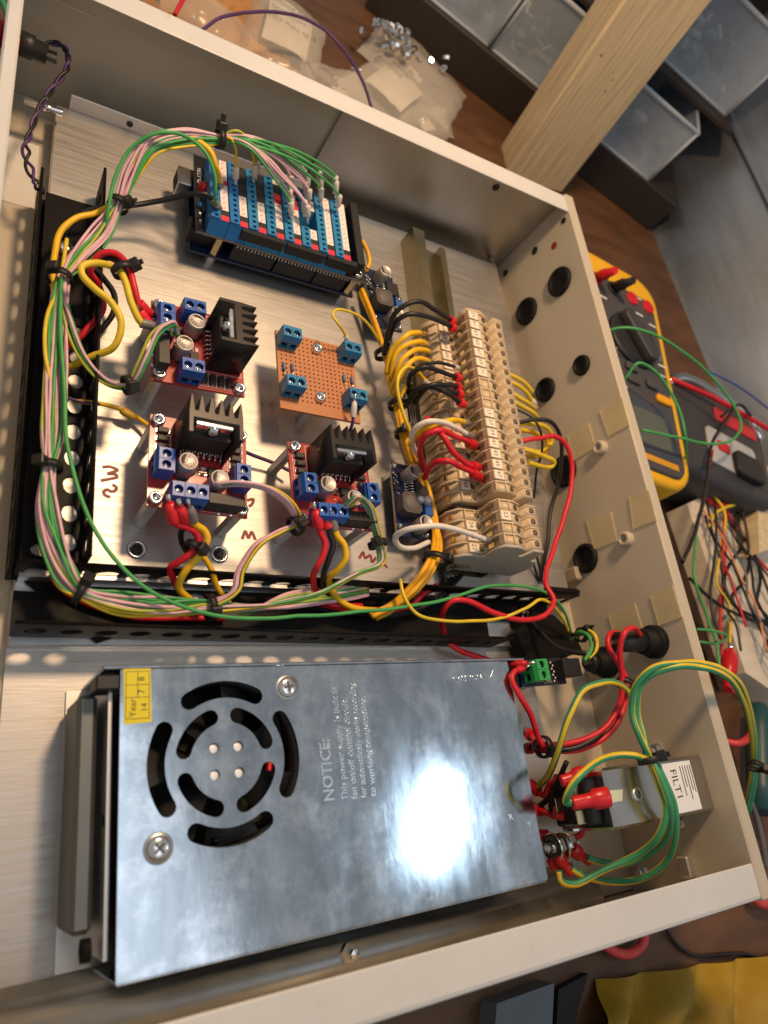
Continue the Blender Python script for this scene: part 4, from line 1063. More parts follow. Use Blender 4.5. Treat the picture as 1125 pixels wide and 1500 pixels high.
# extra wires that only run in the channel
for i, (c, p) in enumerate((('pink', 31), ('pink', 32), ('green', 33), ('lime', 34), ('green', 35), ('yellow', 36), ('pink', 37), ('green', 38), ('lime', 40), ('pink', 42), ('pink', 44))):
    wire(f'thin {c} wire that runs in the left channel only', c, bundle_path(p, 7, 18)+P3([(350, 893+i, 23-i*.6), (420, 890-i*2, 21), (500, 880-i*2, 19), (540, 872-i*2, 18)]), 0.7, group='thin signal wires in the left bundle')
wire('thin green wire arching over the bundle into the first blue strip', 'green', [(318, 302, 46), (315, 285, 58), (316, 262, 64), (300, 222, 70), (262, 196, 70), (222, 198, 66), (190, 220, 58), (168, 262, 50), (158, 310, 42), (152, 345, 34), (112, 384, 30), (90, 420, 28)], 0.86, f0=(grayfer, 8, 1.7))
wire('thick yellow wire curving beside the far end of the left bundle to the controller', 'gold', [(322, 268, 47), (317, 245, 60), (308, 222, 64), (280, 203, 64), (232, 212, 58), (196, 256, 48), (170, 296, 40), (140, 312, 34), (110, 320, 33), (92, 334, 32), (80, 364, 30), (77, 398, 28), (82, 440, 24)], 1.5, f0=(grayfer, 8, 1.9))
wire('black cable from the left channel to the controller power terminal', 'black', [(314, 296, 47), (300, 285, 50), (272, 285, 46), (228, 295, 38), (180, 302, 34), (140, 305, 30), (112, 318, 26), (96, 345, 22)], 1.35, f0=(grayfer, 8, 1.9))
wire('thin yellow wire on the outside of the left bundle', 'yellow', [(98, 350, 32), (86, 420, 30), (68, 470, 30), (67, 520, 30), (75, 570, 28), (72, 620, 27), (66, 650, 26), (68, 690, 24)], 0.9)
wire('long thin green wire leaving the left bundle and crossing the near channel', 'green', [(90, 410, 33), (88, 480, 33), (94, 560, 32), (98, 640, 32), (116, 720, 32), (140, 778, 33), (172, 824, 34), (214, 862, 34), (262, 886, 33), (340, 905, 32), (450, 902, 32), (560, 893, 33), (650, 879, 34), (722, 858, 36), (772, 860, 36), (806, 872, 33), (827, 898, 26), (836, 926, 18)], 0.9)
wire('thin yellow wire looping through the right end of the near channel', 'yellow', [(586, 848, 32), (594, 876, 34), (610, 898, 34), (640, 908, 33), (690, 910, 33), (736, 905, 34), (768, 892, 37), (790, 879, 38), (806, 884, 34), (824, 906, 26), (833, 925, 18)], 0.9)

# --- power wires of the three driver boards
wire('thick yellow wire looping out of the left channel to the sideways driver board', 'yellow', [(96, 540, 20), (134, 521, 30), (166, 508, 38), (178, 474, 44), (163, 443, 46), (139, 424, 46), (121, 404, 46), (121, 391, 47), (144, 385, 48), (172, 394, 50), (183, 412, 50), (193, 444, 48), (207, 472, 45), (214, 475, 44)], 1.6, f1=FG)
wire('thick red wire under a cable tie to the sideways driver board', 'red', [(96, 512, 16), (124, 485, 22), (150, 452, 26), (145, 420, 32), (131, 396, 40), (146, 374, 46), (168, 372, 49), (186, 388, 50), (196, 420, 49), (203, 446, 46), (209, 450, 45)], 1.5, f1=(redfer, 9, 2.4))
wire('thick black wire looping beside the yellow one to the sideways driver board', 'black', [(146, 486, 18), (166, 458, 22), (167, 430, 26), (152, 408, 30), (136, 388, 40), (160, 377, 45), (182, 394, 48), (194, 424, 47), (202, 456, 45), (210, 464, 44)], 1.4, f1=(redfer, 9, 2.4))
wire('red wire bent back from the three way terminal beside the handwritten M3', 'red', [(253, 757, 44), (258, 767, 42), (273, 773, 40), (287, 782, 38), (290, 796, 36), (279, 812, 34), (262, 824, 30), (250, 832, 26), (256, 850, 20), (270, 872, 18), (300, 888, 16)], 1.55, f0=(redfer, 9, 2.6))
wire('short black wire from the middle of the three way terminal by M3', 'black', [(269, 758, 43), (270, 768, 39), (264, 782, 33), (268, 800, 26), (280, 815, 20)], 1.3, f0=(redfer, 9, 2.6))
wire('thick yellow wire bent down from the grey ferrule by M3', 'gold', [(282, 757, 44), (287, 768, 41), (300, 778, 39), (304, 790, 38), (295, 810, 35), (281, 825, 32), (268, 841, 28), (262, 860, 22), (280, 880, 18)], 1.6, f0=FG)
wire('yellow wire running from under the M3 board into the near channel', 'gold', [(286, 806, 30), (299, 818, 27), (311, 838, 24), (318, 860, 20), (336, 884, 17)], 1.3)
wire('red wire leaving the three way terminal of the board in front of the orange board', 'red', [(466, 766, 44), (470, 780, 42), (477, 797, 40), (474, 814, 38), (464, 832, 34), (459, 846, 27), (463, 866, 20), (480, 884, 17), (530, 888, 16)], 1.55, f0=(redfer, 9, 2.6))
wire('black wire leaving the three way terminal between the red and the yellow one', 'black', [(479, 767, 43), (482, 782, 41), (487, 799, 39), (481, 820, 36), (474, 842, 30), (474, 862, 22), (486, 880, 17)], 1.45, f0=(redfer, 9, 2.6))
wire('thick yellow wire curving from the grey ferrule of the right driver board', 'gold', [(489, 769, 44), (494, 784, 42), (505, 799, 41), (507, 818, 39), (495, 835, 34), (482, 846, 28), (486, 866, 22), (510, 888, 18), (560, 896, 17)], 1.6, f0=FG)
wire('thick red wire lying along the near channel', 'red', [(452, 880, 15), (500, 892, 14), (560, 894, 15), (600, 888, 16), (625, 866, 18), (640, 858, 18)], 1.6)
wire('dark red wire low at the left end of the near channel', 'red', [(60, 742, 12), (62, 800, 12), (90, 860, 10), (180, 900, 9), (260, 905, 9), (330, 905, 9)], 1.4)
for k in range(6):
    wire('thin black wire on the floor of the near channel', 'black', [(430+18*k, 884+1.5*k, 9+k*.6), (500+14*k, 898-k, 9+k*.7), (580+9*k, 903-3*k, 10+k*.7), (630+6*k, 885-5*k, 13+k), (650+6*k, 850-2*k, 14+k)], 0.95, group='black wires on the channel floor')
wire('purple wire from the board by M3 toward its neighbour', 'purple', [(352, 660, 22), (372, 668, 20), (402, 679, 19), (425, 690, 20)], 0.95)
wire('short purple wire from the white ferrule of the orange board', 'purple', [(518, 604, 43), (517, 620, 40), (512, 634, 34), (506, 650, 26)], 0.9, f0=(whitefer, 8, 1.6))
wire('thin yellow wire arching to the far right terminal of the orange board', 'yellow', [(508, 497, 44), (503, 486, 48), (495, 474, 52), (487, 462, 53), (491, 455, 52), (506, 455, 50), (527, 464, 46), (543, 480, 40), (556, 502, 34)], 0.75, f0=(whitefer, 6.5, 1.4))
wire('yellow wire with a sleeved joint at the far left corner of the M3 board', 'gold', [(108, 588, 20), (148, 592, 20), (172, 599, 19), (190, 605, 18), (206, 616, 18), (226, 630, 20)], 1.1)
wire('thin violet wire crossing the left channel', 'purple', [(92, 580, 22), (118, 588, 22), (146, 592, 21)], 0.6)

# --- amber loom between the boards and the rail
LOOM = [(527, 428, 24), (545, 472, 26), (558, 506, 28), (570, 545, 30), (582, 590, 32), (592, 632, 33), (604, 676, 30), (622, 718, 26), (634, 756, 27), (640, 795, 30), (630, 832, 32), (606, 862, 28), (575, 888, 22), (545, 902, 18)]
LW = P3(LOOM)
for i in range(6):
    o0 = Vector((1.9*math.cos(i*1.05)*(1+(i % 2)*.35), 1.2*math.sin(i*2.2), 1.9*math.sin(i*1.05)))
    pts = [p+o0*(0.8+0.3*math.sin(k*1.1+i))+Vector((i*0.5-1.2, 0, 0)) for k, p in enumerate(LW)]
    wire('thick amber wire in the loom between the boards and the terminal rail', 'amber', pts[(0 if i < 2 else 3):], 1.45, group='amber wires in the loom beside the rail')
wire('amber wire curling round the near right corner of the controller stack', 'amber', [(530, 352, 34), (538, 368, 32), (541, 385, 30), (538, 392, 29), (536, 396, 28)], 1.4, f1=(chrome, 6, 1.2))
ent = lambda px, py, z=45: at(px, py, z)
loops = [([(566, 548, 36), (574, 512, 46), (594, 492, 54), (612, 487, 50), (622, 490, 42)], 'nearest the far end of the row'),
         ([(572, 556, 36), (580, 520, 46), (600, 503, 52), (618, 502, 48), (626, 505, 40)], 'second below the far end of the row'),
         ([(576, 566, 36), (586, 532, 46), (604, 514, 50), (622, 512, 46), (629, 517, 40)], 'third below the far end of the row'),
         ([(580, 576, 36), (590, 544, 46), (606, 528, 50), (622, 527, 46), (630, 531, 40)], 'fourth below the far end of the row')]
for pts, l in loops:
    wire(f'thick yellow loop wire into the lower terminals, {l}', 'gold', pts, 1.55, f1=FG)
wire('thin pale yellow wire making a tall loop in front of the lower terminals', 'yellow', [(605, 644, 42), (590, 606, 48), (582, 570, 52), (584, 550, 54), (596, 538, 54), (612, 545, 48), (624, 560, 42)], 0.95, f1=FW)
wire('yellow wire looping to the lower terminals beside the white ferrule', 'gold', [(584, 592, 38), (596, 560, 46), (608, 545, 48), (620, 556, 43), (630, 566, 40)], 1.3, f1=(whitefer, 8, 2.0))
wire('gold wire over the white one into the upper terminal marked 15', 'gold', [(600, 652, 44), (612, 634, 54), (634, 622, 62), (660, 616, 60), (682, 619, 52)], 1.5, f1=FG)
wire('white wire arching from the voltage converter into the upper terminal', 'white', [(617, 676, 34), (604, 650, 46), (606, 630, 56), (626, 618, 63), (654, 621, 62), (676, 632, 54), (686, 637, 51)], 1.45, f1=FG)
wire('long white wire looping from the voltage converter to the near terminal', 'white', [(628, 794, 30), (606, 803, 34), (584, 799, 42), (580, 787, 48), (597, 776, 56), (634, 770, 62), (668, 776, 60), (700, 786, 54), (712, 790, 50)], 1.45, f1=FG)
wire('bright red wire arching into the upper terminal marked 39', 'red', [(622, 690, 34), (615, 656, 48), (624, 638, 58), (642, 631, 62), (668, 640, 58), (690, 650, 50)], 1.6, f1=FRb)
wire('red wire branching down into the upper terminal marked 45', 'red', [(640, 631, 60), (650, 642, 62), (662, 662, 60), (682, 678, 54), (694, 683, 51)], 1.6, f1=FRb)
wire('red wire bowing into the upper terminal marked 47', 'red', [(622, 700, 34), (628, 684, 46), (640, 676, 54), (656, 675, 58), (678, 685, 54), (696, 695, 50)], 1.6, f1=FRb)
wire('dark red wire rising along the loom to the lower terminals', 'red', [(618, 690, 32), (613, 655, 40), (616, 628, 46), (628, 612, 45)], 1.4)
blk = [([(562, 520, 34), (567, 488, 44), (577, 460, 54), (592, 447, 60), (612, 442, 63), (640, 455, 58), (662, 470, 50)], FR, 'highest black wire arching from the loom to the far upper terminals'),
       ([(566, 520, 34), (572, 490, 42), (580, 471, 50), (596, 461, 56), (622, 462, 58), (648, 473, 54), (663, 480, 50)], FR, 'second black wire arching from the loom to the far upper terminals'),
       ([(606, 541, 50), (626, 532, 58), (652, 533, 58), (668, 538, 52)], FW, 'thin black wire with white ferrule into the upper terminals'),
       ([(597, 578, 40), (601, 550, 52), (620, 538, 59), (646, 545, 57), (670, 553, 50)], FR, 'black wire into the red ferrule below the white one'),
       ([(594, 596, 38), (606, 576, 48), (634, 564, 58), (658, 565, 56), (671, 567, 51)], FR, 'black wire into the third red ferrule from the near end of the black group'),
       ([(602, 574, 42), (624, 566, 55), (648, 570, 57), (673, 577, 51)], FR, 'black wire into the second red ferrule from the near end of the black group'),
       ([(606, 590, 40), (626, 568, 52), (650, 574, 57), (676, 591, 50)], FR, 'black wire into the nearest red ferrule of the black group')]
for pts, f, l in blk:
    wire(l, 'black', pts, 1.4 if f is not FW else 0.9, f1=(f if f is FW else (redfer, 6.5, 2.6)))
for k in range(3):
    wire('black cable hanging in the loom beside the terminal rail', 'black', [(594+4*k, 560, 34), (598+4*k, 590, 28), (604+3*k, 630, 26), (612+2*k, 680, 22), (630, 760, 20), (648, 830, 16), (655, 880, 12)], 1.3, group='black cables in the loom')
# --- wires on the far side of the blocks
for pts, l in (([(744, 548, 42), (768, 560, 40), (780, 574, 36)], 'first'), ([(746, 558, 42), (770, 574, 38), (782, 590, 34)], 'second'), ([(750, 576, 42), (772, 590, 38), (784, 598, 34)], 'third'),
               ([(752, 588, 42), (776, 602, 38), (788, 612, 32)], 'fourth')):
    wire(f'{l} yellow wire from the far end behind the terminal row, beside the right wall', 'yellow', pts, 1.4, f1=(whitefer, 5, 1.9) if l == 'second' else None)
wire('yellow wire looped round behind the terminals, upper one', 'yellow', [(758, 620, 42), (788, 622, 40), (806, 632, 36), (808, 648, 32), (796, 660, 30), (776, 660, 34)], 1.5)
wire('yellow wire looped round behind the terminals, middle one', 'gold', [(758, 629, 42), (784, 634, 36), (800, 644, 32), (800, 660, 28), (786, 668, 28), (772, 668, 32)], 1.5)
wire('yellow wire looped behind the terminals, lower one ending in a bend', 'yellow', [(764, 657, 42), (794, 667, 40), (812, 677, 36), (808, 683, 34), (790, 682, 34), (774, 678, 36)], 1.6)
wire('black cable dropping behind the terminals along the right wall', 'black', [(757, 620, 42), (784, 614, 46), (804, 617, 48), (818, 632, 44), (823, 658, 36), (820, 700, 26), (808, 740, 18), (802, 790, 15), (796, 830, 14), (794, 862, 10)], 1.35)
wire('thin black wire curving behind the terminals', 'black', [(754, 598, 42), (780, 612, 46), (792, 632, 46), (794, 660, 38), (786, 690, 26), (782, 730, 16)], 0.8)
wire('long red wire dropping behind the terminals into the near channel', 'red', [(760, 647, 42), (790, 642, 46), (812, 639, 48), (830, 652, 46), (839, 680, 42), (837, 716, 38), (825, 760, 34), (812, 800, 32), (800, 838, 32), (800, 858, 34), (811, 880, 36), (800, 900, 36), (768, 908, 34), (726, 898, 34), (684, 880, 36), (662, 881, 34), (650, 895, 28), (648, 918, 16), (656, 940, 10), (672, 953, 10), (700, 962, 10), (735, 972, 12)], 1.55)
for k in range(2):
    wire('thin black wire by the near end of the terminal row', 'black', [(770+12*k, 800, 20), (782+8*k, 830, 16), (790+4*k, 856, 12)], 0.8, group='black wires at the near end of the row')
wire('black flat cable beside the near channel and the sensor module', 'black', [(770, 900, 12), (790, 925, 20), (815, 948, 30), (845, 956, 40), (858, 957, 44)], 1.5)
wire('black lead from the end bracket to the sensor plug', 'black', [(838, 930, 30), (858, 928, 40), (868, 938, 46), (868, 952, 46), (858, 966, 46)], 1.1)
wire('green lead curling into the sensor plug', 'green', [(836, 936, 26), (848, 926, 36), (862, 932, 44), (866, 948, 46), (856, 968, 46)], 1.1)
wire('yellow lead curling into the sensor plug', 'yellow', [(838, 930, 26), (858, 922, 38), (872, 932, 46), (874, 950, 46), (862, 964, 46)], 1.1)

# --- power supply end
wire('red wire dropping from the green terminal of the sensor module', 'red', [(762, 980, 44), (754, 984, 44), (750, 996, 44), (762, 1022, 44), (776, 1046, 42), (782, 1064, 40), (788, 1082, 38), (796, 1094, 38)], 1.45, f0=(redpl, 6, 1.9))
wire('short red wire into the upper hole of the green terminal', 'red', [(762, 972, 44), (750, 974, 40), (736, 976, 30)], 1.4, f0=(redpl, 6, 1.9))
wire('red lead from the supply terminals to the upper fuse holder', 'red', [(776, 1076, 20), (786, 1088, 32), (800, 1091, 38), (842, 1087, 44), (884, 1069, 50), (906, 1033, 54), (910, 998, 58), (908, 952, 64), (914, 928, 68), (928, 920, 66), (938, 930, 60)], 1.5, f0=(redpl, 9, 3.0))
wire('second red lead from the supply terminals to the lower fuse holder', 'red', [(780, 1092, 20), (794, 1098, 34), (850, 1098, 42), (890, 1077, 48), (913, 1040, 52), (918, 1000, 54), (906, 970, 54), (892, 948, 54), (892, 932, 54), (904, 926, 50)], 1.5)
wire('black lead running with the red ones from the supply terminals', 'black', [(776, 1096, 18), (796, 1096, 34), (834, 1098, 42), (872, 1080, 48), (904, 1042, 50), (914, 1008, 48), (908, 980, 40)], 1.45, f0=(redpl, 10, 3.0))
def earth(l, pts, r=1.65, **k): return wire(l, 'egreen', pts, r, name='earth_wire', mat2='eyellow', twist=0.02, seg=8, **k)
earth('green and yellow earth wire arching from the supply terminals to the tie near the wall', [(788, 1152, 26), (802, 1138, 36), (814, 1112, 46), (824, 1082, 54), (835, 1044, 60), (856, 1010, 64), (886, 999, 66), (914, 1007, 66), (930, 1030, 64), (940, 1070, 67), (950, 1108, 69)])
for k in range(2):
    earth(('outer', 'inner')[k]+' green and yellow earth wire looping over the rim of the right wall', [(954-4*k, 1116, 70), (936+k*5, 1080, 71), (926+k*6, 1042, 70), (932+k*6, 1004, 76), (955+k*5, 980+k*5, 84), (1000, 970+k*6, 92), (1046, 976+k*6, 94), (1080-k*5, 998+k*5, 86), (1100-k*5, 1046, 66), (1108-k*5, 1100, 46), (1104-k*5, 1150, 30), (1096-k*5, 1190, 14)])
earth('green and yellow earth wire running from the tie down to the stud, innermost curve', [(950, 1110, 70), (964, 1146, 72), (976, 1186, 72), (966, 1222, 66), (936, 1252, 54), (882, 1274, 42), (842, 1294, 36), (822, 1290, 34), (818, 1276, 34)])
earth('green and yellow earth wire running from the tie down to the stud, outermost curve', [(956, 1110, 70), (972, 1140, 72), (988, 1180, 72), (990, 1222, 66), (974, 1264, 54), (938, 1288, 42), (894, 1292, 36), (858, 1284, 34), (836, 1272, 34)])
earth('green and yellow earth wire running from the tie down to the stud, middle curve', [(953, 1110, 72), (968, 1142, 75), (982, 1182, 74), (978, 1224, 64), (950, 1252, 50), (914, 1266, 40), (880, 1262, 37), (860, 1256, 36)])
earth('green and yellow earth wire arching to the big red spade connector of the filter', [(946, 1112, 70), (928, 1106, 70), (900, 1106, 66), (871, 1118, 66), (848, 1138, 66), (834, 1160, 62), (830, 1176, 58), (838, 1176, 60)])
wire('red wire bent into a loop between two supply terminals', 'red', [(788, 1186, 22), (800, 1190, 28), (822, 1198, 30), (846, 1206, 32), (853, 1216, 32), (846, 1225, 30), (822, 1226, 26), (796, 1224, 22)], 1.6, f0=(redpl, 9, 3.0), f1=(redpl, 9, 3.0))
wire('red wire rising from the supply terminals under the filter tabs', 'red', [(784, 1155, 24), (798, 1166, 30), (806, 1150, 36), (822, 1142, 44), (836, 1140, 50)], 1.5, f0=(redpl, 9, 3.0))
wire('black lead from the supply terminals to the filter', 'black', [(788, 1182, 22), (802, 1172, 30), (816, 1158, 38), (830, 1150, 48), (846, 1150, 52)], 1.5)
wire('black tie tail standing up by the supply terminals', 'black', [(830, 1116, 52), (822, 1136, 46), (812, 1158, 38), (808, 1184, 30), (812, 1192, 26)], 1.3, cat='cable tie tail', name='tie_tail')
# --- top left: panel lamp lead
tw = P3([(52, 66, 46), (66, 66, 45), (84, 64, 44), (97, 74, 42), (100, 92, 40), (94, 108, 38), (78, 128, 36), (64, 148, 34), (52, 172, 32), (44, 196, 31), (38, 216, 30), (41, 240, 28), (52, 266, 26), (62, 282, 22)])
C = catmull(tw, 6)
for k, c in enumerate(('black', 'purple')):
    pts = []
    for i, p in enumerate(C):
        t_ = (C[min(i+1, len(C)-1)]-C[max(i-1, 0)]).normalized(); n_ = t_.orthogonal().normalized(); m_ = t_.cross(n_)
        a = i*0.55+k*math.pi; pts.append(p+(n_*math.cos(a)+m_*math.sin(a))*(0.85 if i < 58 else 1.6))
    b = MB().tube(pts, 0.8, 7); tag(b.build('wire', W[c]), f'{c} half of the twisted pair hanging from the panel lamp', 'wire')

# ================================================================ cable ties
def tie(label, px, z, r, nxt, head=(0, 0, 1), tail=0):
    p = at(*px, z); d = (at(*nxt, z)-p).normalized()
    t = thing('cable_tie', label, 'cable tie', p)
    u = d.orthogonal().normalized(); v = d.cross(u)
    P = [(u*math.cos(2*math.pi*k/18)+v*math.sin(2*math.pi*k/18))*r for k in range(19)]
    b = MB()
    for i in range(18):
        a, c = P[i], P[i+1]; n0 = a.normalized()*0.9; n1 = c.normalized()*0.9
        b.add([a-d*1.5, a+d*1.5, c+d*1.5, c-d*1.5, a-d*1.5+n0, a+d*1.5+n0, c+d*1.5+n1, c-d*1.5+n1], [(0, 1, 2, 3), (4, 7, 6, 5), (0, 3, 7, 4), (1, 5, 6, 2)], 0, True)
    b.build('band', blackpl, t)
    hd = Vector(head); hd = (hd-d*hd.dot(d)).normalized(); sd = d.cross(hd)
    h0 = hd*(r+1.6)
    b = MB(); b.box(-2.3, 2.3, -2.5, 2.5, -2.0, 2.3, ch=0.5)
    M = Matrix(((d.x, sd.x, hd.x, h0.x), (d.y, sd.y, hd.y, h0.y), (d.z, sd.z, hd.z, h0.z), (0, 0, 0, 1)))
    b.xf(M).build('lock', blackpl, t)
    if tail:
        b = MB(); b.box(-1.2, 1.2, -0.5, 0.5, 0, tail, ch=0.3); b.xf(M).build('tail', blackpl, t)
    return t
tie('cable tie on the arch of wires above the controller stack', (322, 203), 66, 4.2, (300, 198), (0.2, 0.6, 1), 6)
tie('cable tie on the pink wires at the far end of the left bundle', (173, 300), 42, 4.2, (165, 318), (0.6, 0, 0.7), 5)
tie('cable tie where the yellow wire joins the left bundle', (87, 406), 31, 4.6, (84, 425), (-0.5, 0, 0.8))
tie('cable tie halfway down the left bundle', (71, 684), 28, 4.6, (70, 710), (-0.6, 0, 0.8))
tie('cable tie at the bend between the left and the near channel', (118, 866), 28, 4.8, (140, 876), (0.3, 0.4, 0.8))
tie('cable tie on the bundle in the near channel below the M3 board', (308, 890), 25, 5.0, (330, 888), (-0.2, -0.5, 0.8))
tie('cable tie on the red, black and yellow loop by the sideways driver board', (180, 396), 50, 4.2, (188, 412), (0.7, 0.5, 0.6), 4)
tie('cable tie holding the red and yellow wires below the M3 board', (284, 804), 34, 3.8, (274, 816), (0.4, -0.2, 0.8))
tie('cable tie on the signal wires beside the board in front of the orange board', (433, 770), 43, 4.0, (424, 776), (-0.3, -0.3, 0.9), 3)
tie('cable tie on the signal wires right of the board before the orange one', (553, 797), 39, 4.0, (558, 812), (-0.6, 0, 0.8), 4)
tie('cable tie on the thin wires at the near left corner of the sideways driver board', (187, 564), 40, 3.4, (176, 566), (0, -0.6, 0.7))
tie('cable tie at the far end of the amber loom', (563, 518), 30, 5.2, (570, 542), (-0.3, 0.2, 0.9), 5)
tie('cable tie in the middle of the amber loom by the thin yellow loop', (583, 592), 33, 5.2, (588, 612), (-0.2, 0.0, 1), 4)
tie('cable tie on the amber loom next to the voltage converter', (593, 634), 34, 5.2, (598, 655), (-0.4, 0.0, 0.9), 4)
tie('cable tie on the amber loom at the near end of the terminal row', (638, 820), 31, 6.0, (634, 840), (0.5, 0, 0.8), 3)
tie('cable tie joining the earth wires in front of the filter', (950, 1112), 70, 4.6, (956, 1128), (0.6, 0.3, 0.8), 4)
tie('cable tie on the red and black leads beside the power supply', (796, 1094), 37, 4.6, (815, 1094), (0.2, -0.4, 0.8))
tie('cable tie on the red leads below the fuse holders', (916, 1002), 57, 4.0, (912, 1020), (0.7, 0.2, 0.6))
tie('cable tie on the earth wires outside the right wall', (1106, 1122), 44, 4.2, (1104, 1150), (0.7, 0, 0.6))
tie('cable tie where two leads enter the sensor plug', (852, 930), 34, 3.4, (862, 932), (0, 0.3, 0.9), 5)

# ================================================================ fuse holders, filter, stud, lamp
def fuse(label, y, z, L):
    q = cinv((286, y, z)); x, yy = cloc(286, q.y)
    t = thing('fuse_holder', label, 'fuse holder', (x, yy, z))
    MB().lathe((-0.4, 0, 0), (-1, 0, 0), [(0, 9.4), (3.2, 9.4), (4.2, 8.6), (4.2, 7.2), (11, 7.0), (12, 6.2)], 20, 0, True).build('collar', rubber, t)
    MB().lathe((-12.5, 0, 0), (-1, 0, 0), [(0, 5.8), (L-12, 5.4), (L-11.6, 4.6)], 16, 0, True).build('barrel', blackpl, t)
    MB().box(-L-2, -L+0.5, -1, 1, -2.4, 2.4).build('tab', chrome, t)
    return t
fuse('black fuse holder on the right wall with red leads over it', 6.6, 54.2, 32)
fuse('lower black fuse holder half hidden by red leads near the sensor module', 2.8, 17.5, 16)
fl = thing('mains_filter', 'silver mains filter box with a white printed label by the right wall', 'filter', (200, -81.5, 0))
b = MB().box(11, 85.6, 0, 26.5, 29, 64, ch=1.2); b.build('case', pm('filter_tin', (0.56, 0.54, 0.51), 0.22, 1.0, var=0.08, scale=40, rvar=0.08), fl)
MB().box(3.5, 10.9, 3, 23.5, 34, 58, ch=1).build('end_cap', blackpl, fl)
lb = MB().box(52.5, 74.5, 1.6, 24.6, 64.02, 64.16).build('label', whitelab, fl)
text('FILT1', 6.6, ink, (57.4, 21.6, 64.18), (0.05, -1, 0), (1, 0.05, 0), lb, ext=0.02, narrow=0.95)
b = MB()
for i, (x, L) in enumerate(((65.2, 14), (67.2, 10), (69.2, 16), (71.2, 12), (73.0, 13))): b.box(x, x+0.7, 22.6-L, 22.6, 64.17, 64.2)
b.build('small_print', greyink, lb)
b = MB()
for i, L in enumerate((15, 17, 12, 16)): b.box(76.5+i*1.9, 77.1+i*1.9, 23-L, 23, 64.02, 64.08)
b.build('stamped_print', pm('stamp', (0.20, 0.15, 0.12), 0.6), fl)
for y, z in ((7, 54), (19, 54), (13, 42)):
    MB().box(-2, 3.4, y-3, y+3, z-0.5, z+0.5, ch=0.2).build('tab', brass, fl)
MB().lathe((30, 13, 64), (0, 0, 1), [(0, 3.2), (0.6, 3.0), (0.6, 2)], 16, 0, False).build('stamped_ring', galv, fl)
def spade(label, a, b_, r=4.2, tabm=None):
    a, b_ = at(*a), at(*b_); d = (b_-a); L = d.length; d.normalize()
    o = MB().lathe(a, d, [(0, r*0.62), (L*0.06, r*0.66), (L*0.36, r*0.66), (L*0.52, r*0.72), (L*0.6, r), (L*0.96, r), (L, r*0.9)], 14, 0, True)
    for i in range(len(o.v)):                        # flatten
        w_ = o.v[i]-a; t_ = w_.dot(d); off = w_-d*t_; off.z *= 0.72; o.v[i] = a+d*t_+off
    o = tag(o.build('spade_connector', redpl), label, 'connector', 'red spade connectors')
    if tabm:
        n_ = Vector((0, 0, 1)); s_ = d.cross(n_).normalized()
        MB().add([b_+s_*2.6, b_-s_*2.6, b_-s_*2.0+d*7, b_+s_*2.6+d*5.5, b_+s_*2.6+n_*.8, b_-s_*2.6+n_*.8, b_-s_*2.0+d*7+n_*.8, b_+s_*2.6+d*5.5+n_*.8], [(0, 1, 2, 3), (4, 7, 6, 5), (0, 4, 5, 1), (1, 5, 6, 2), (2, 6, 7, 3), (3, 7, 4, 0)]).build('tab', brass, o)
    return o
spade('big red spade connector on top of the filter with its brass tab showing', (838, 1177, 60), (892, 1167, 66), 4.6, brass)
spade('red spade connector behind the filter, beside the black tie tail', (822, 1145, 50), (856, 1134, 54), 4.2)
spade('red spade connector under the big one at the filter end cap', (812, 1190, 38), (866, 1203, 42), 4.6)
spade('red ring terminal sleeve right of the earth stud', (864, 1262, 34), (838, 1243, 34), 3.6)
spade('red ring terminal sleeve hanging below the earth stud', (838, 1280, 33), (816, 1252, 32), 3.4)
spade('dark red ring terminal sleeve nearest the power supply corner', (822, 1286, 28), (808, 1256, 28), 3.4)
sd_ = thing('earth_stud', 'threaded earth stud with nuts and washers by the power supply corner', 'stud', at(806, 1243, 30))
q1 = at(846, 1234, 30)-at(806, 1243, 30); d = q1.normalized(); L = q1.length
pf = []
for i in range(int(L/0.5)): pf.append((i*0.5, 2.5 if i % 2 else 2.15))
MB().lathe((0, 0, 0), d, pf, 14, 0, True).build('thread', chrome, sd_)
for a, h, r, n in ((1, 1.2, 6.6, 20), (2.6, 3.8, 5.2, 6), (7.0, 1.0, 6.2, 20), (8.4, 1.2, 5.6, 20), (10.0, 4.0, 5.2, 6)):
    MB().lathe(d*a, d, [(0, r*0.95), (h*0.15, r), (h*0.85, r), (h, r*0.95)], n, 0, True, smooth=n > 6).build('nut' if n == 6 else 'washer', chrome, sd_)
pl = thing('panel_lamp', 'black panel lamp holder through the left wall with a red lens outside', 'lamp', at(20, 58, 46))
qd = (at(58, 66, 46)-at(20, 58, 46)); d = Vector((1, -0.1, 0)).normalized()
MB().lathe((-10, 0, 0), d, [(0, 5), (2, 6.4), (5, 6.4), (5.2, 5.2), (13, 5.0)], 16, 0, True).build('lens', redpl, pl)
MB().lathe(d*-3.5, d, [(0, 7), (2.4, 7)], 16, 0, True).build('bezel', blackpl, pl)
MB().lathe(d*2.6, d, [(0, 5.6), (6, 5.6), (6.4, 4.8), (12, 4.6)], 14, 0, True).build('body', blackpl, pl)
for s_ in (-1, 1): MB().box(12, 19, s_*2.6-1.3, s_*2.6+1.3, -1.6, 1.6, ch=0.4).build('connector', pm('grey_sleeve', (0.07, 0.07, 0.068), 0.5), pl)
# joint sleeve on the yellow wire by the M3 board
q0, q1 = at(176, 601, 19), at(200, 612, 18.5)
tag(MB().lathe(q0, q1-q0, [(0, 1.2), (2, 1.9), ((q1-q0).length-2, 1.9), ((q1-q0).length, 1.2)], 12, 0, True).build('heat_shrink_sleeve', pm('amber_sleeve', (0.55, 0.34, 0.03), 0.4)), 'amber heat shrink sleeve on the yellow wire left of the M3 board', 'sleeve')

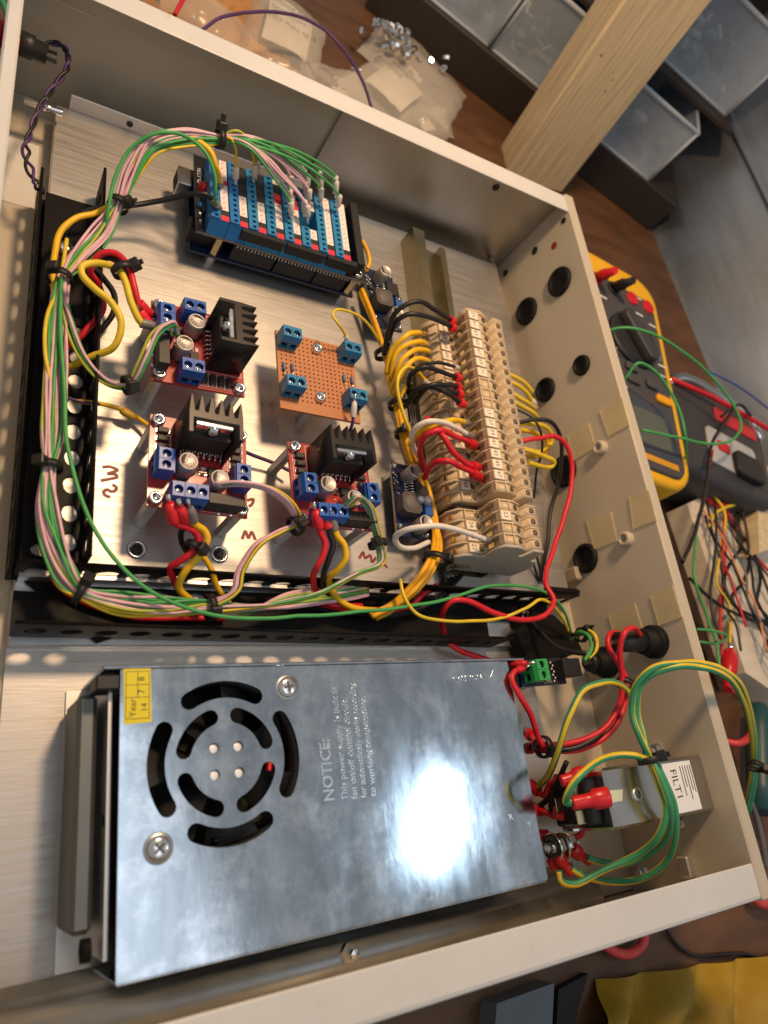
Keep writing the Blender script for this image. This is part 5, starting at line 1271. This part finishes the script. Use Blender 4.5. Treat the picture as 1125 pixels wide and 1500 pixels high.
# ================================================================ things round the cabinet
BZ = -8.0
# --- upright timber post
po = thing('timber_post', 'upright planed pine post behind the cabinet', 'post', (329, 449, BZ))
po.rotation_euler = (0, math.radians(-8), 0)
MB().box(9, 74, 0, 34, -8, 470, ch=2.2).build('post', wood, po)
for x, z, r in ((44, 92, 1.2), (43, 102, 1.0), (20, 116, 1.4)):
    MB().lathe((x, 0.02, z), (0, -1, 0), [(0, r), (0.15, r*0.8), (0.05, 0.01)], 10, 0, False).build('nail_dent', pm('dent', (0.36, 0.22, 0.09), 0.6), po)
# --- translucent parts bins on a dark base
rk = thing('bin_base', 'dark plinth below the clear parts bins', 'shelf', (262, 560, BZ), -0.36)
MB().box(-60, 292, 0, 200, 0, 36, ch=1).build('plinth', pm('dark_shelf', (0.030, 0.022, 0.018), 0.6), rk)
MB().box(-60, 292, 165, 172, 36, 260).build('back_panel', pm('dark_shelf', (0.030, 0.022, 0.018), 0.6), rk)
MB().box(-60, 292, 40, 164, 98, 101.5).build('shelf_board', pm('dark_shelf', (0.030, 0.022, 0.018), 0.6), rk)
binm = pm('clear_bin', (0.62, 0.72, 0.82), 0.22, var=0.1, scale=20, trans=0.2, alpha=0.34)
rimm = pm('bin_edge', (0.60, 0.66, 0.72), 0.35, var=0.05, alpha=0.7)
Mr = Matrix.Rotation(-0.36, 3, 'Z')
def bin_(label, lx, ly, lz, w_, d_, h_, fill):
    p = Vector((262, 560, BZ))+Mr @ Vector((lx, ly, 0)); p.z = BZ+lz
    t = thing('parts_bin', label, 'bin', p, -0.36, 'clear parts bins')
    b = MB(); th = 1.6
    b.box(0, w_, 0, th, 0, h_, ch=0.4); b.box(0, w_, d_-th, d_, 0, h_); b.box(0, th, th+.02, d_-th-.02, 0, h_); b.box(w_-th, w_, th+.02, d_-th-.02, 0, h_); b.box(th+.02, w_-th-.02, th+.02, d_-th-.02, 0.1, th)
    b.build('bin', binm, t)
    MB().tube([(0, 0, h_), (w_, 0, h_), (w_, d_, h_)], 2.2, 8).build('bin_rim', rimm, t)
    MB().tube([(0, 0, 0), (w_, 0, 0)], 1.6, 8).build('bin_edge', rimm, t)
    for xx in (0, w_): MB().tube([(xx, 0, 0), (xx, 0, h_)], 1.5, 8).build('bin_edge', rimm, t)
    b = MB()
    for k in range(44):
        x, y = random.uniform(8, w_-10), random.uniform(8, d_*0.7); s_ = random.uniform(3, 9); z = random.uniform(3, h_*0.5)
        M = Matrix.Translation((x, y, z)) @ Matrix.Rotation(random.uniform(0, 3), 4, (random.random(), random.random(), random.random()))
        n0 = len(b.v); b.box(-s_, s_, -s_*0.5, s_*0.5, -s_*0.3, s_*0.3, k % 3, ch=0.4); b.xf(M, n0)
    b.build('contents', fill, t)
fills = [[pm('fill_a', (0.16, 0.19, 0.24), 0.5), pm('fill_b', (0.05, 0.05, 0.06), 0.4), pm('fill_c', (0.35, 0.34, 0.32), 0.5)], [pm('fill_d', (0.03, 0.06, 0.14), 0.5), blackpl, pm('fill_c', (0.35, 0.34, 0.32), 0.5)]]
bin_('clear parts bin left of the pine post', -45, 8, 36.2, 92, 150, 66, fills[0])
bin_('clear bin with dark contents directly left of the pine post', 52, 8, 36.2, 66, 150, 66, fills[1])
bin_('clear parts bin directly right of the pine post', 168, 4, 36.2, 82, 150, 58, fills[1])
bin_('upper clear parts bin right of the pine post', 190, 60, 103, 92, 120, 70, fills[0])
bin_('upper clear parts bin behind the pine post', 70, 62, 103, 100, 120, 70, fills[0])
# --- sheet steel standing at the right
sh = thing('steel_sheet', 'large steel sheet with painted reflection streaks leaning at the right behind the multimeter', 'sheet', (556, 330, BZ), math.radians(-84))
stm = pm('steel_reflection_streaks', (0.36, 0.38, 0.41), 0.36, 0.9, var=0.5, scale=4, rvar=0.16, dirt=((0.20, 0.18, 0.16), 6, 0.45, 0.75), stretch=(0.5, 1, 2.5))  # stretched noise puts blurred reflected light bands into the colour
b = MB(); b.box(-420, 420, 0, 2, 0, 620); b.xf(Matrix.Rotation(math.radians(-24), 4, 'X')).build('sheet', stm, sh)
b = MB(); b.box(-420, 420, -5, -0.1, 100, 108, ch=1.5); b.xf(Matrix.Rotation(math.radians(-24), 4, 'X')).build('folded_seam', stm, sh)
# --- multimeter
def rrect(w_, h_, r, n=6):
    P = []
    for cx_, cy_, a0 in ((w_/2-r, h_/2-r, 0), (-w_/2+r, h_/2-r, 90), (-w_/2+r, -h_/2+r, 180), (w_/2-r, -h_/2+r, 270)):
        for i in range(n+1):
            a = math.radians(a0+90*i/n); P.append((cx_+r*math.cos(a), cy_+r*math.sin(a)))
    return P
def loft(b, loops, mi=0, smooth=True):
    n = len(loops[0]); vs = [v for l in loops for v in l]; fs = []
    for k in range(len(loops)-1):
        for i in range(n):
            j = (i+1) % n; fs.append((k*n+i, k*n+j, (k+1)*n+j, (k+1)*n+i))
    b.add(vs, fs, mi, smooth)
    m = len(b.v)-len(vs)
    b.f.append([m+i for i in range(n)][::-1]); b.m.append(mi); b.sm.append(False)
    b.f.append([m+(len(loops)-1)*n+i for i in range(n)]); b.m.append(mi); b.sm.append(False)
    return b
def rbox(w_, h_, z0, z1, r, e, cx_=0, cy_=0):
    L = []
    for z, ins in ((z0, e), (z0+e*0.3, e*0.3), (z0+e, 0), (z1-e, 0), (z1-e*0.3, e*0.3), (z1, e)):
        L.append([(x+cx_, y+cy_, z) for x, y in rrect(w_-2*ins, h_-2*ins, max(r-ins, 0.5))])
    return loft(MB(), L)
mm = thing('multimeter', 'yellow and grey handheld multimeter lying outside the right wall', 'multimeter', (360, 220, BZ), math.radians(-9.5))
yel = pm('holster_yellow', (0.78, 0.42, 0.012), 0.45, var=0.05, scale=60)
mgr = pm('meter_grey', (0.065, 0.062, 0.066), 0.5, var=0.08, scale=90)
rbox(96, 200, 0, 49, 24, 4).build('holster', yel, mm)
fc = rbox(76, 166, 47, 51.5, 12, 1.4, 0, -9).build('face', mgr, mm)
sc = rbox(62, 46, 51.4, 52.4, 4, 0.4, 0, -58).build('screen_bezel', pm('bezel_blue', (0.05, 0.06, 0.085), 0.4), mm)
MB().box(-25, 25, -73, -44, 52.42, 52.6).build('screen', pm('lcd', (0.10, 0.115, 0.10), 0.25), sc)
MB().box(-4, 30, -86, -81, 51.52, 51.7).build('name_strip', pm('amber_print', (0.62, 0.30, 0.02), 0.5), mm)
for x, y, w_, m in ((-22, -22, 13, mgr), (-4, -20, 13, mgr), (16, -17, 13, mgr), (-4, -9, 13, mgr), (26, -27, 16, pm('button_orange', (0.80, 0.36, 0.01), 0.4))):
    rbox(w_, 7, 51.3, 54.2, 3, 0.8, x, y).build('button', m, mm)
MB().lathe((4, 20, 51.4), (0, 0, 1), [(0, 25), (2.5, 24.4), (3.0, 22)], 28, 0, True).build('dial', pm('dial_dark', (0.02, 0.02, 0.022), 0.5), mm)
b = rbox(12, 46, 54.4, 62, 5, 1.2); b.xf(Matrix.Translation((4, 20, 0)) @ Matrix.Rotation(0.55, 4, 'Z')).build('dial_grip', pm('dial_grip', (0.045, 0.045, 0.05), 0.45), mm)
for x, m in ((-28, redpl), (-9, blackpl), (12, redpl), (30, redpl)):
    MB().lathe((x, 66, 51.4), (0, 0, 1), [(0, 6), (1.6, 6), (1.8, 5), (0.9, 2.6), (0.9, .01)], 16, 0, False).build('jack', m, mm)
for x, y, w_ in ((-30, 50, 12), (8, 52, 14), (28, 47, 8), (30, 8, 8), (28, -2, 8), (-20, -30, 9), (-30, 2, 7), (10, 70, 14), (-16, 4, 5)):
    MB().box(x, x+w_, y, y+1.6, 51.52, 51.62).build('face_print', whiteink, mm)
rbox(12, 7, 51.4, 52.0, 2, 0.2, 29, 16).build('blue_key_mark', pm('blue_print', (0.10, 0.17, 0.26), 0.5), mm)
def tl(x, y, z): v = Matrix.Rotation(math.radians(-9.5), 3, 'Z') @ Vector((x, y, z)); return Vector((v.x+360, v.y+220, v.z+BZ))
for x, c in ((-28, 'red'), (-9, 'black')):
    a = tl(x, 66, 53); b = MB().lathe(a, Vector((-0.12, -0.45, 1)), [(0, 4.2), (10, 4.4), (11, 3.6), (20, 2.8)], 14, 0, True)
    tag(b.build('test_plug', redpl if c == 'red' else blackpl), f'{c} test lead plug standing in the multimeter', 'plug')
# --- power tool battery at the right of the multimeter
q = at(1040, 655, 30)
pt = thing('power_tool', 'grey cordless tool with red print and silver edge beyond the multimeter', 'power tool', (q.x+8, q.y+4, BZ), math.radians(-14))
rbox(118, 92, 0, 46, 16, 6).build('body', pm('tool_grey', (0.045, 0.045, 0.05), 0.45), pt)
MB().tube(catmull([(-58, 30, 44), (-40, 44, 45), (0, 48, 45), (40, 42, 45), (56, 24, 44)], 5), 4, 8).build('silver_trim', chrome, pt)
rbox(52, 14, 45.4, 47, 3, 0.4, 20, 24).build('red_print', pm('tool_red', (0.55, 0.03, 0.04), 0.4), pt)
rbox(60, 34, 45.4, 47.2, 5, 0.4, 8, -12).build('pale_panel', pm('tool_pale', (0.45, 0.46, 0.48), 0.4), pt)
rbox(14, 9, 47.0, 48.4, 2, 0.3, -4, -10).build('red_button', redpl, pt)
rbox(34, 22, 47.0, 52, 5, 1, 22, -20).build('dark_grip', blackpl, pt)
# --- pale board with leads on it
pbo = thing('pale_board', 'pale board with tangled leads outside the right wall', 'board')
P = [at(x, y, 14) for x, y in ((1006, 738), (1160, 668), (1200, 1060), (1092, 985))]
MB().prism([(p.x, p.y) for p in P], (0, 0, BZ), (1, 0, 0), (0, 1, 0), (0, 0, 22)).build('board', whitewood, pbo)
P = [at(x, y, -2) for x, y in ((940, 700), (1008, 735), (1100, 1000), (1060, 1010))]
tag(MB().prism([(p.x, p.y) for p in P], (0, 0, BZ), (1, 0, 0), (0, 1, 0), (0, 0, 3)).build('gap_shade', pm('gap_shade_brown', (0.035, 0.015, 0.008), 0.6)), 'added dark layer for the shade in the gap beside the pale board', 'strip')  # flat dark layer added where the gap lies in shade
P = [at(x, y, 30) for x, y in ((1108, 690), (1135, 680), (1140, 800), (1112, 810))]
tag(MB().prism([(p.x, p.y) for p in P], (0, 0, 14.2), (1, 0, 0), (0, 1, 0), (0, 0, 16)).build('wood_block', wood), 'small wooden block standing on the pale board', 'block')
def zr(pts, z): return [(900+x/3, 500+y/3, zz_) for (x, y), zz_ in zip(pts, z if isinstance(z, list) else [z]*len(pts))]
k1 = [((530, 290), (430, 450), (400, 650), (350, 850), (300, 970)), ((420, 650), (520, 810), (610, 920), (640, 1050), (630, 1150), (690, 1230)),
      ((540, 700), (545, 800), (560, 890), (500, 990), (485, 1060), (520, 1150), (690, 1245)), ((330, 1040), (420, 1130), (540, 1200), (690, 1240)),
      ((550, 880), (588, 960), (570, 1050), (515, 1130), (560, 1200), (690, 1255)), ((690, 615), (610, 645), (565, 690), (550, 760)), ((470, 330), (560, 280), (600, 330))]
nmz = ['hanging down past the tool', 'curving along the middle of the pale board', 'making the inner loop on the pale board', 'crossing the shaded gap', 'making the second loop on the pale board', 'at the right edge by the wooden block', 'on top of the tool']
for pts, l in zip(k1, nmz):
    wire(f'blurred black lead {l}', 'black', zr(pts, 50 if 'tool' in l else 19), 1.25, cat='lead', name='lead')
wire('yellow lead curving over the pale board', 'yellow', zr(((415, 815), (440, 762), (520, 720), (600, 715), (700, 750)), 24), 1.3, cat='lead', name='lead')
wire('red lead lying at the far end of the pale board', 'red', zr(((310, 672), (400, 690), (460, 720), (520, 695), (600, 712), (700, 738)), [8, 16, 20, 20, 20, 20]), 2.2, cat='lead', name='lead')
wire('thin red lead running along the pale board', 'red', zr(((430, 480), (412, 600), (440, 660), (520, 790), (600, 920), (700, 1030)), [50, 30, 20, 18, 18, 18]), 1.2, cat='lead', name='lead')
wire('thick red test lead beyond the multimeter', 'red', [(983, 555, 40), (1040, 580, 44), (1125, 628, 46), (1160, 650, 46)], 2.0, cat='lead', name='lead')
wire('thin blue wire against the steel sheet', 'blue', [(1040, 545, 40), (1080, 565, 40), (1130, 602, 38)], 0.9)
wire('thin green wire making a wide loop over the multimeter', 'green', [(892, 484, 56), (910, 480, 62), (936, 482, 68), (972, 497, 70), (1014, 525, 68), (1051, 561, 64), (1078, 599, 60), (1086, 622, 58), (1074, 643, 58), (1040, 650, 60), (998, 642, 58), (940, 630, 54)], 1.0)
wire('thin green wire making the small loop over the multimeter', 'green', [(915, 556, 54), (934, 533, 64), (957, 542, 66), (980, 572, 62), (998, 610, 60), (1004, 644, 56), (1002, 684, 30), (985, 715, 8), (975, 730, 2)], 1.0)
# croc clip, handle and loose ends
q0, q1 = at(1070, 952, 24), at(1066, 1004, 30)
cc = thing('crocodile_clip', 'red crocodile clip on the gap outside the right wall', 'clip', q0)
b = MB().lathe((0, 0, 0), q1-q0, [(0, 2.6), (3, 4.4), (12, 5.6), (22, 5.0), (24, 3.2), ((q1-q0).length+4, 2.8)], 12, 0, True).build('sleeve', redpl, cc)
MB().tube([(0, 0, 0), (q0-q1).normalized()*9+Vector((1.5, 0, 1))], [1.6, 0.6], 6).build('jaw', chrome, cc)
MB().tube([(0, 0, 0), (q0-q1).normalized()*9+Vector((-1.5, 0, -1))], [1.6, 0.6], 6).build('jaw', chrome, cc)
wire('thin green wire held by the crocodile clip', 'green', [(1020, 922, 30), (1046, 924, 34), (1064, 933, 30), (1050, 942, 26), (1024, 940, 20)], 0.9)
wire('coral red cable looping outside the right wall', 'coral', [(1064, 1004, 28), (1088, 1022, 28), (1101, 1056, 24), (1098, 1080, 20), (1082, 1090, 14), (1060, 1086, 8)], 2.4, cat='cable', name='cable')
q0, q1 = at(1112, 1030, 8), at(1116, 1190, 8)
tag(MB().lathe(q0, q1-q0, [(0, 3), (4, 8), (20, 9.5), (60, 9), ((q1-q0).length, 8)], 16, 0, True).build('tool_handle', pm('teal_handle', (0.02, 0.075, 0.085), 0.4)), 'dark teal tool handle lying outside the right wall', 'tool handle')
wire('dark cable below the teal handle', 'grey', [(1098, 1170, 10), (1108, 1200, 4), (1118, 1240, 0), (1122, 1270, -4)], 2.0, cat='cable', name='cable')
wire('red ring of cable below the near rim', 'coral', [(880, 1380, -2), (902, 1394, -2), (924, 1397, -2), (938, 1388, -2), (944, 1372, -2), (936, 1352, -2)], 2.6, cat='cable', name='cable')
wire('red cable end at the near right corner of the cabinet', 'coral', [(1100, 1312, 0), (1112, 1322, 0), (1135, 1325, -2)], 3.0, cat='cable', name='cable')
wire('thin black lead on the bench near the yellow cloth', 'black', [(975, 1360, -5), (990, 1382, -6), (1012, 1397, -6), (1045, 1400, -6), (1080, 1396, -6), (1110, 1402, -6), (1140, 1412, -6)], 1.1, cat='lead', name='lead')
# --- yellow cloth and boxes at the bottom right
A, B_, C_, D_ = at(872, 1434, -7), at(1160, 1392, -7), at(1180, 1640, -7), at(820, 1640, -7)
b = MB(); nu, nv = 60, 26; vs = []
for j in range(nv+1):
    for i in range(nu+1):
        u, v = i/nu, j/nv
        p = (A.lerp(B_, u)).lerp(D_.lerp(C_, u), v)
        h_ = 17.0*abs(math.sin(u*14+1.2*math.sin(v*3)+0.8*noise.noise(Vector((u*3, v*2, 0)))))+3*noise.noise(Vector((u*6, v*5, 2)))+1.8
        vs.append((p.x, p.y, -7.6+max(h_, 0.1)*(0.35+0.65*min(1, v*4))))
b.add(vs, [(j*(nu+1)+i, j*(nu+1)+i+1, (j+1)*(nu+1)+i+1, (j+1)*(nu+1)+i) for j in range(nv) for i in range(nu)], 0, True)
tag(b.build('yellow_cloth', pm('yellow_cloth', (0.34, 0.21, 0.01), 0.6, var=0.35, scale=14)), 'crumpled yellow cloth below the near rim at the bottom right', 'cloth')
def slab(name, label, cat, px, z, m):
    P = [at(x, y, z) for x, y in px]
    return tag(MB().prism([(p.x, p.y) for p in P], (0, 0, BZ), (1, 0, 0), (0, 1, 0), (0, 0, z-BZ)).build(name, m), label, cat)
slab('grey_case', 'grey blue case below the near rim', 'case', ((728, 1470), (812, 1440), (806, 1560), (720, 1570)), 4, pm('case_grey', (0.12, 0.14, 0.165), 0.6))
slab('dark_pouch', 'black pouch between the grey case and the yellow cloth', 'pouch', ((818, 1450), (862, 1426), (846, 1480), (840, 1560), (812, 1560)), -3, pm('pouch_black', (0.012, 0.010, 0.012), 0.7))
# --- bags of nuts and paper behind the far rim
bagm = pm('clear_bag', (0.80, 0.74, 0.62), 0.18, var=0.05, scale=40, trans=0.0, alpha=0.30)
nutm = MB().prism([(3.2*math.cos(math.radians(60*k)), 3.2*math.sin(math.radians(60*k))) for k in range(6)], (0, 0, 0), (1, 0, 0), (0, 1, 0), (0, 0, 2.6), holes=[circle(0, 0, 1.6, 10)]).mesh('hex_nut', chrome)
def bag(label, c, w_, h_, rz, seed, lab, nuts, tilt=0.0):
    t = thing('parts_bag', label, 'bag', c, rz)
    b = MB(); nu, nv = 22, 22
    for side_ in (1, 0):
        vs = []
        for j in range(nv+1):
            for i in range(nu+1):
                u, v = i/nu, j/nv
                e = (max(math.sin(math.pi*u), 0)*max(math.sin(math.pi*v), 0))**0.45
                z = (15.2*e+3.5*e*noise.noise(Vector((u*3, v*3, seed)))+3.2*abs(noise.noise(Vector((u*9, v*9, seed+4))))*e) if side_ else 0.3
                vs.append((w_*(u-0.5)+3*noise.noise(Vector((v*4, seed, 0))), h_*(v-0.5)+3*noise.noise(Vector((u*4, seed, 9))), z))
        b.add(vs, [(j*(nu+1)+i, j*(nu+1)+i+1, (j+1)*(nu+1)+i+1, (j+1)*(nu+1)+i) for j in range(nv) for i in range(nu)], 0, True)
    b.build('film', bagm, t)
    def fz(u, v):
        e = (max(math.sin(math.pi*u), 0)*max(math.sin(math.pi*v), 0))**0.45
        return 14*e+3.5*e*noise.noise(Vector((u*3, v*3, seed)))+1.0*noise.noise(Vector((u*8, v*8, seed+4)))*e
    lm = MB(); vs = []; nl = 14
    for j in range(nl+1):
        for i in range(nl+1):
            u, v = 0.22+0.56*i/nl, 0.22+0.6*j/nl
            vs.append((w_*(u-0.5), h_*(v-0.5), fz(u, v)-0.7))
    lm.add(vs, [(j*(nl+1)+i, j*(nl+1)+i+1, (j+1)*(nl+1)+i+1, (j+1)*(nl+1)+i) for j in range(nl) for i in range(nl)], 0, True)
    if not lab: lm = MB().box(-8, 8, -6, 6, 0.4, 0.6)
    lb = lm.build('paper_label', pm('bag_label', (0.62, 0.54, 0.42), 0.6), t)
    for i, s_ in enumerate(lab):
        text(s_, 5.6, greyink, (-0.26*w_, 0.22*h_-11*i, max(fz(0.5+0.1*k_, 0.5+(0.24*h_-11*i)/h_) for k_ in (-2, -1, 0, 1, 2))+0.1), (1, 0, 0), (0, 1, 0), lb, ext=0.03)
    return t
bag('clear bag with a printed paper label behind the far rim', (120, 478, BZ+3), 62, 92, math.radians(-12), 3, ('ORDER CODE', 'QUANTITY', 'HEX FULL NUT'), 0)
bag('clear crumpled bag with paper slip beside the loose hex nuts', (214, 472, BZ+3), 64, 84, math.radians(-38), 8, ('BATCH', 'CODE'), 1)
q = at(565, 66, 4)
for k in range(46):
    a, r = random.uniform(0, 6.28), abs(random.gauss(0, 1))
    o = link('hex_nut', nutm)
    o.location = Vector((q.x+r*26*math.cos(a)*0.9+r*8, q.y+r*14*math.sin(a), BZ+18.5+random.uniform(0, 8)*math.exp(-r)))*S
    o.rotation_euler = (random.uniform(-0.8, 0.8), random.uniform(-0.8, 0.8), random.uniform(0, 3))
    tag(o, 'small bright hex nut in the heap behind the far rim', 'nut', 'heap of hex nuts')
bag('clear bag under the heap of nuts, against the clear parts bin', (248, 520, BZ+1), 96, 70, math.radians(-30), 15, (), 1)
for lab_, c, w_, h_, rz, seed, col in (('crumpled brown paper behind the far rim at the left', (72, 462, BZ+0.5), 90, 80, 0.3, 1, (0.42, 0.20, 0.06)), ('rust brown paper scrap by the purple wire', (118, 428, BZ+0.5), 70, 40, -0.4, 6, (0.50, 0.27, 0.09)), ('brown card behind the far left rim', (-20, 440, BZ+0.5), 80, 70, 0.8, 12, (0.30, 0.15, 0.06))):
    b = MB(); nu = 16; vs = []
    for j in range(nu+1):
        for i in range(nu+1):
            u, v = i/nu-0.5, j/nu-0.5
            vs.append((w_*u, h_*v, 2+8*abs(noise.noise(Vector((u*5, v*5, seed))))+3*abs(noise.noise(Vector((u*12, v*12, seed))))))
    b.add(vs, [(j*(nu+1)+i, j*(nu+1)+i+1, (j+1)*(nu+1)+i+1, (j+1)*(nu+1)+i) for j in range(nu) for i in range(nu)], 0, False)
    o = tag(b.build('paper_scrap', pm('paper_%d' % seed, col, 0.7, var=0.2, scale=30)), lab_, 'paper'); place(o, c, rz)
wire('thin purple wire arching behind the far rim over the bags', 'purple', [(292, 48, 30), (320, 28, 34), (350, 20, 36), (395, 17, 38), (440, 25, 38), (480, 48, 36), (512, 85, 34), (532, 122, 32), (545, 160, 30)], 1.1)
wire('red wire end behind the far rim at the left', 'red', [(256, 22, 20), (262, 10, 22), (272, -6, 22)], 1.4)
# clutter left of the left wall
wire('teal lead beyond the left wall', 'egreen', [(2, 0, 20), (8, 12, 20), (14, 30, 20)], 1.8, cat='lead', name='lead')
q = at(4, 150, 4)
b = MB()
for k in range(14):
    n0 = len(b.v); b.box(-3, 3, -1.2, 1.2, -0.6, 0.6, ch=0.3)
    b.xf(Matrix.Translation((q.x-4+random.uniform(-9, 6), q.y+random.uniform(-26, 26), BZ+random.uniform(1, 8))) @ Matrix.Rotation(random.uniform(0, 6), 4, (random.random(), random.random(), random.random())), n0)
o = b.build('brass_offcuts', brass); tag(o, 'loose brass offcuts beyond the left wall', 'offcuts'); o['kind'] = 'stuff'

# --- a few more thin leads in the tangle outside the right wall
rl = random.Random(5)
for k in range(12):
    c = ('black', 'red', 'black', 'yellow', 'black', 'red', 'green', 'black', 'grey', 'black', 'orange', 'black')[k]
    x0, y0 = 1020+rl.uniform(0, 60), 700+rl.uniform(-20, 60)
    pts = [(x0, y0, 20+k*0.4)]
    for j in range(5):
        x0 += rl.uniform(-6, 34); y0 += rl.uniform(28, 62); pts.append((x0, y0, 17+k*0.5+rl.uniform(0, 6)))
    wire(f'thin {c} lead in the tangle over the pale board', c, pts, rl.uniform(0.7, 1.1), cat='lead', name='lead', group='tangled leads on the pale board')

# --- more clutter on the bench behind the far rim
for k, (px, py, w_, h_, lab) in enumerate(((300, 20, 60, 46, 'clear crumpled bag at the left of the printed bag'), (505, 130, 54, 40, 'small clear bag against the far rim under the purple wire'), (630, 175, 50, 34, 'clear bag scrap by the foot of the pine post'))):
    q = at(px, py, 0); bag(lab, (q.x, q.y, BZ+2), w_, h_, 0.5*k-0.4, 21+5*k, (), 1)
for k in range(9):
    q = at(250+k*38+rl.uniform(-14, 14), 22+k*15+rl.uniform(-22, 8), -6)
    b = MB().lathe((0, 0, 0), (1, 0, 0), [(0, 2.6), (1.6, 2.6), (1.7, 1.3), (rl.uniform(9, 16), 1.2)], 8, 0, True)
    o = tag(b.build('loose_screw', chrome), 'loose bright screw lying on the bench behind the far rim', 'screw', 'loose screws on the bench'); place(o, (q.x, q.y, BZ+2.7), rl.uniform(0, 6))
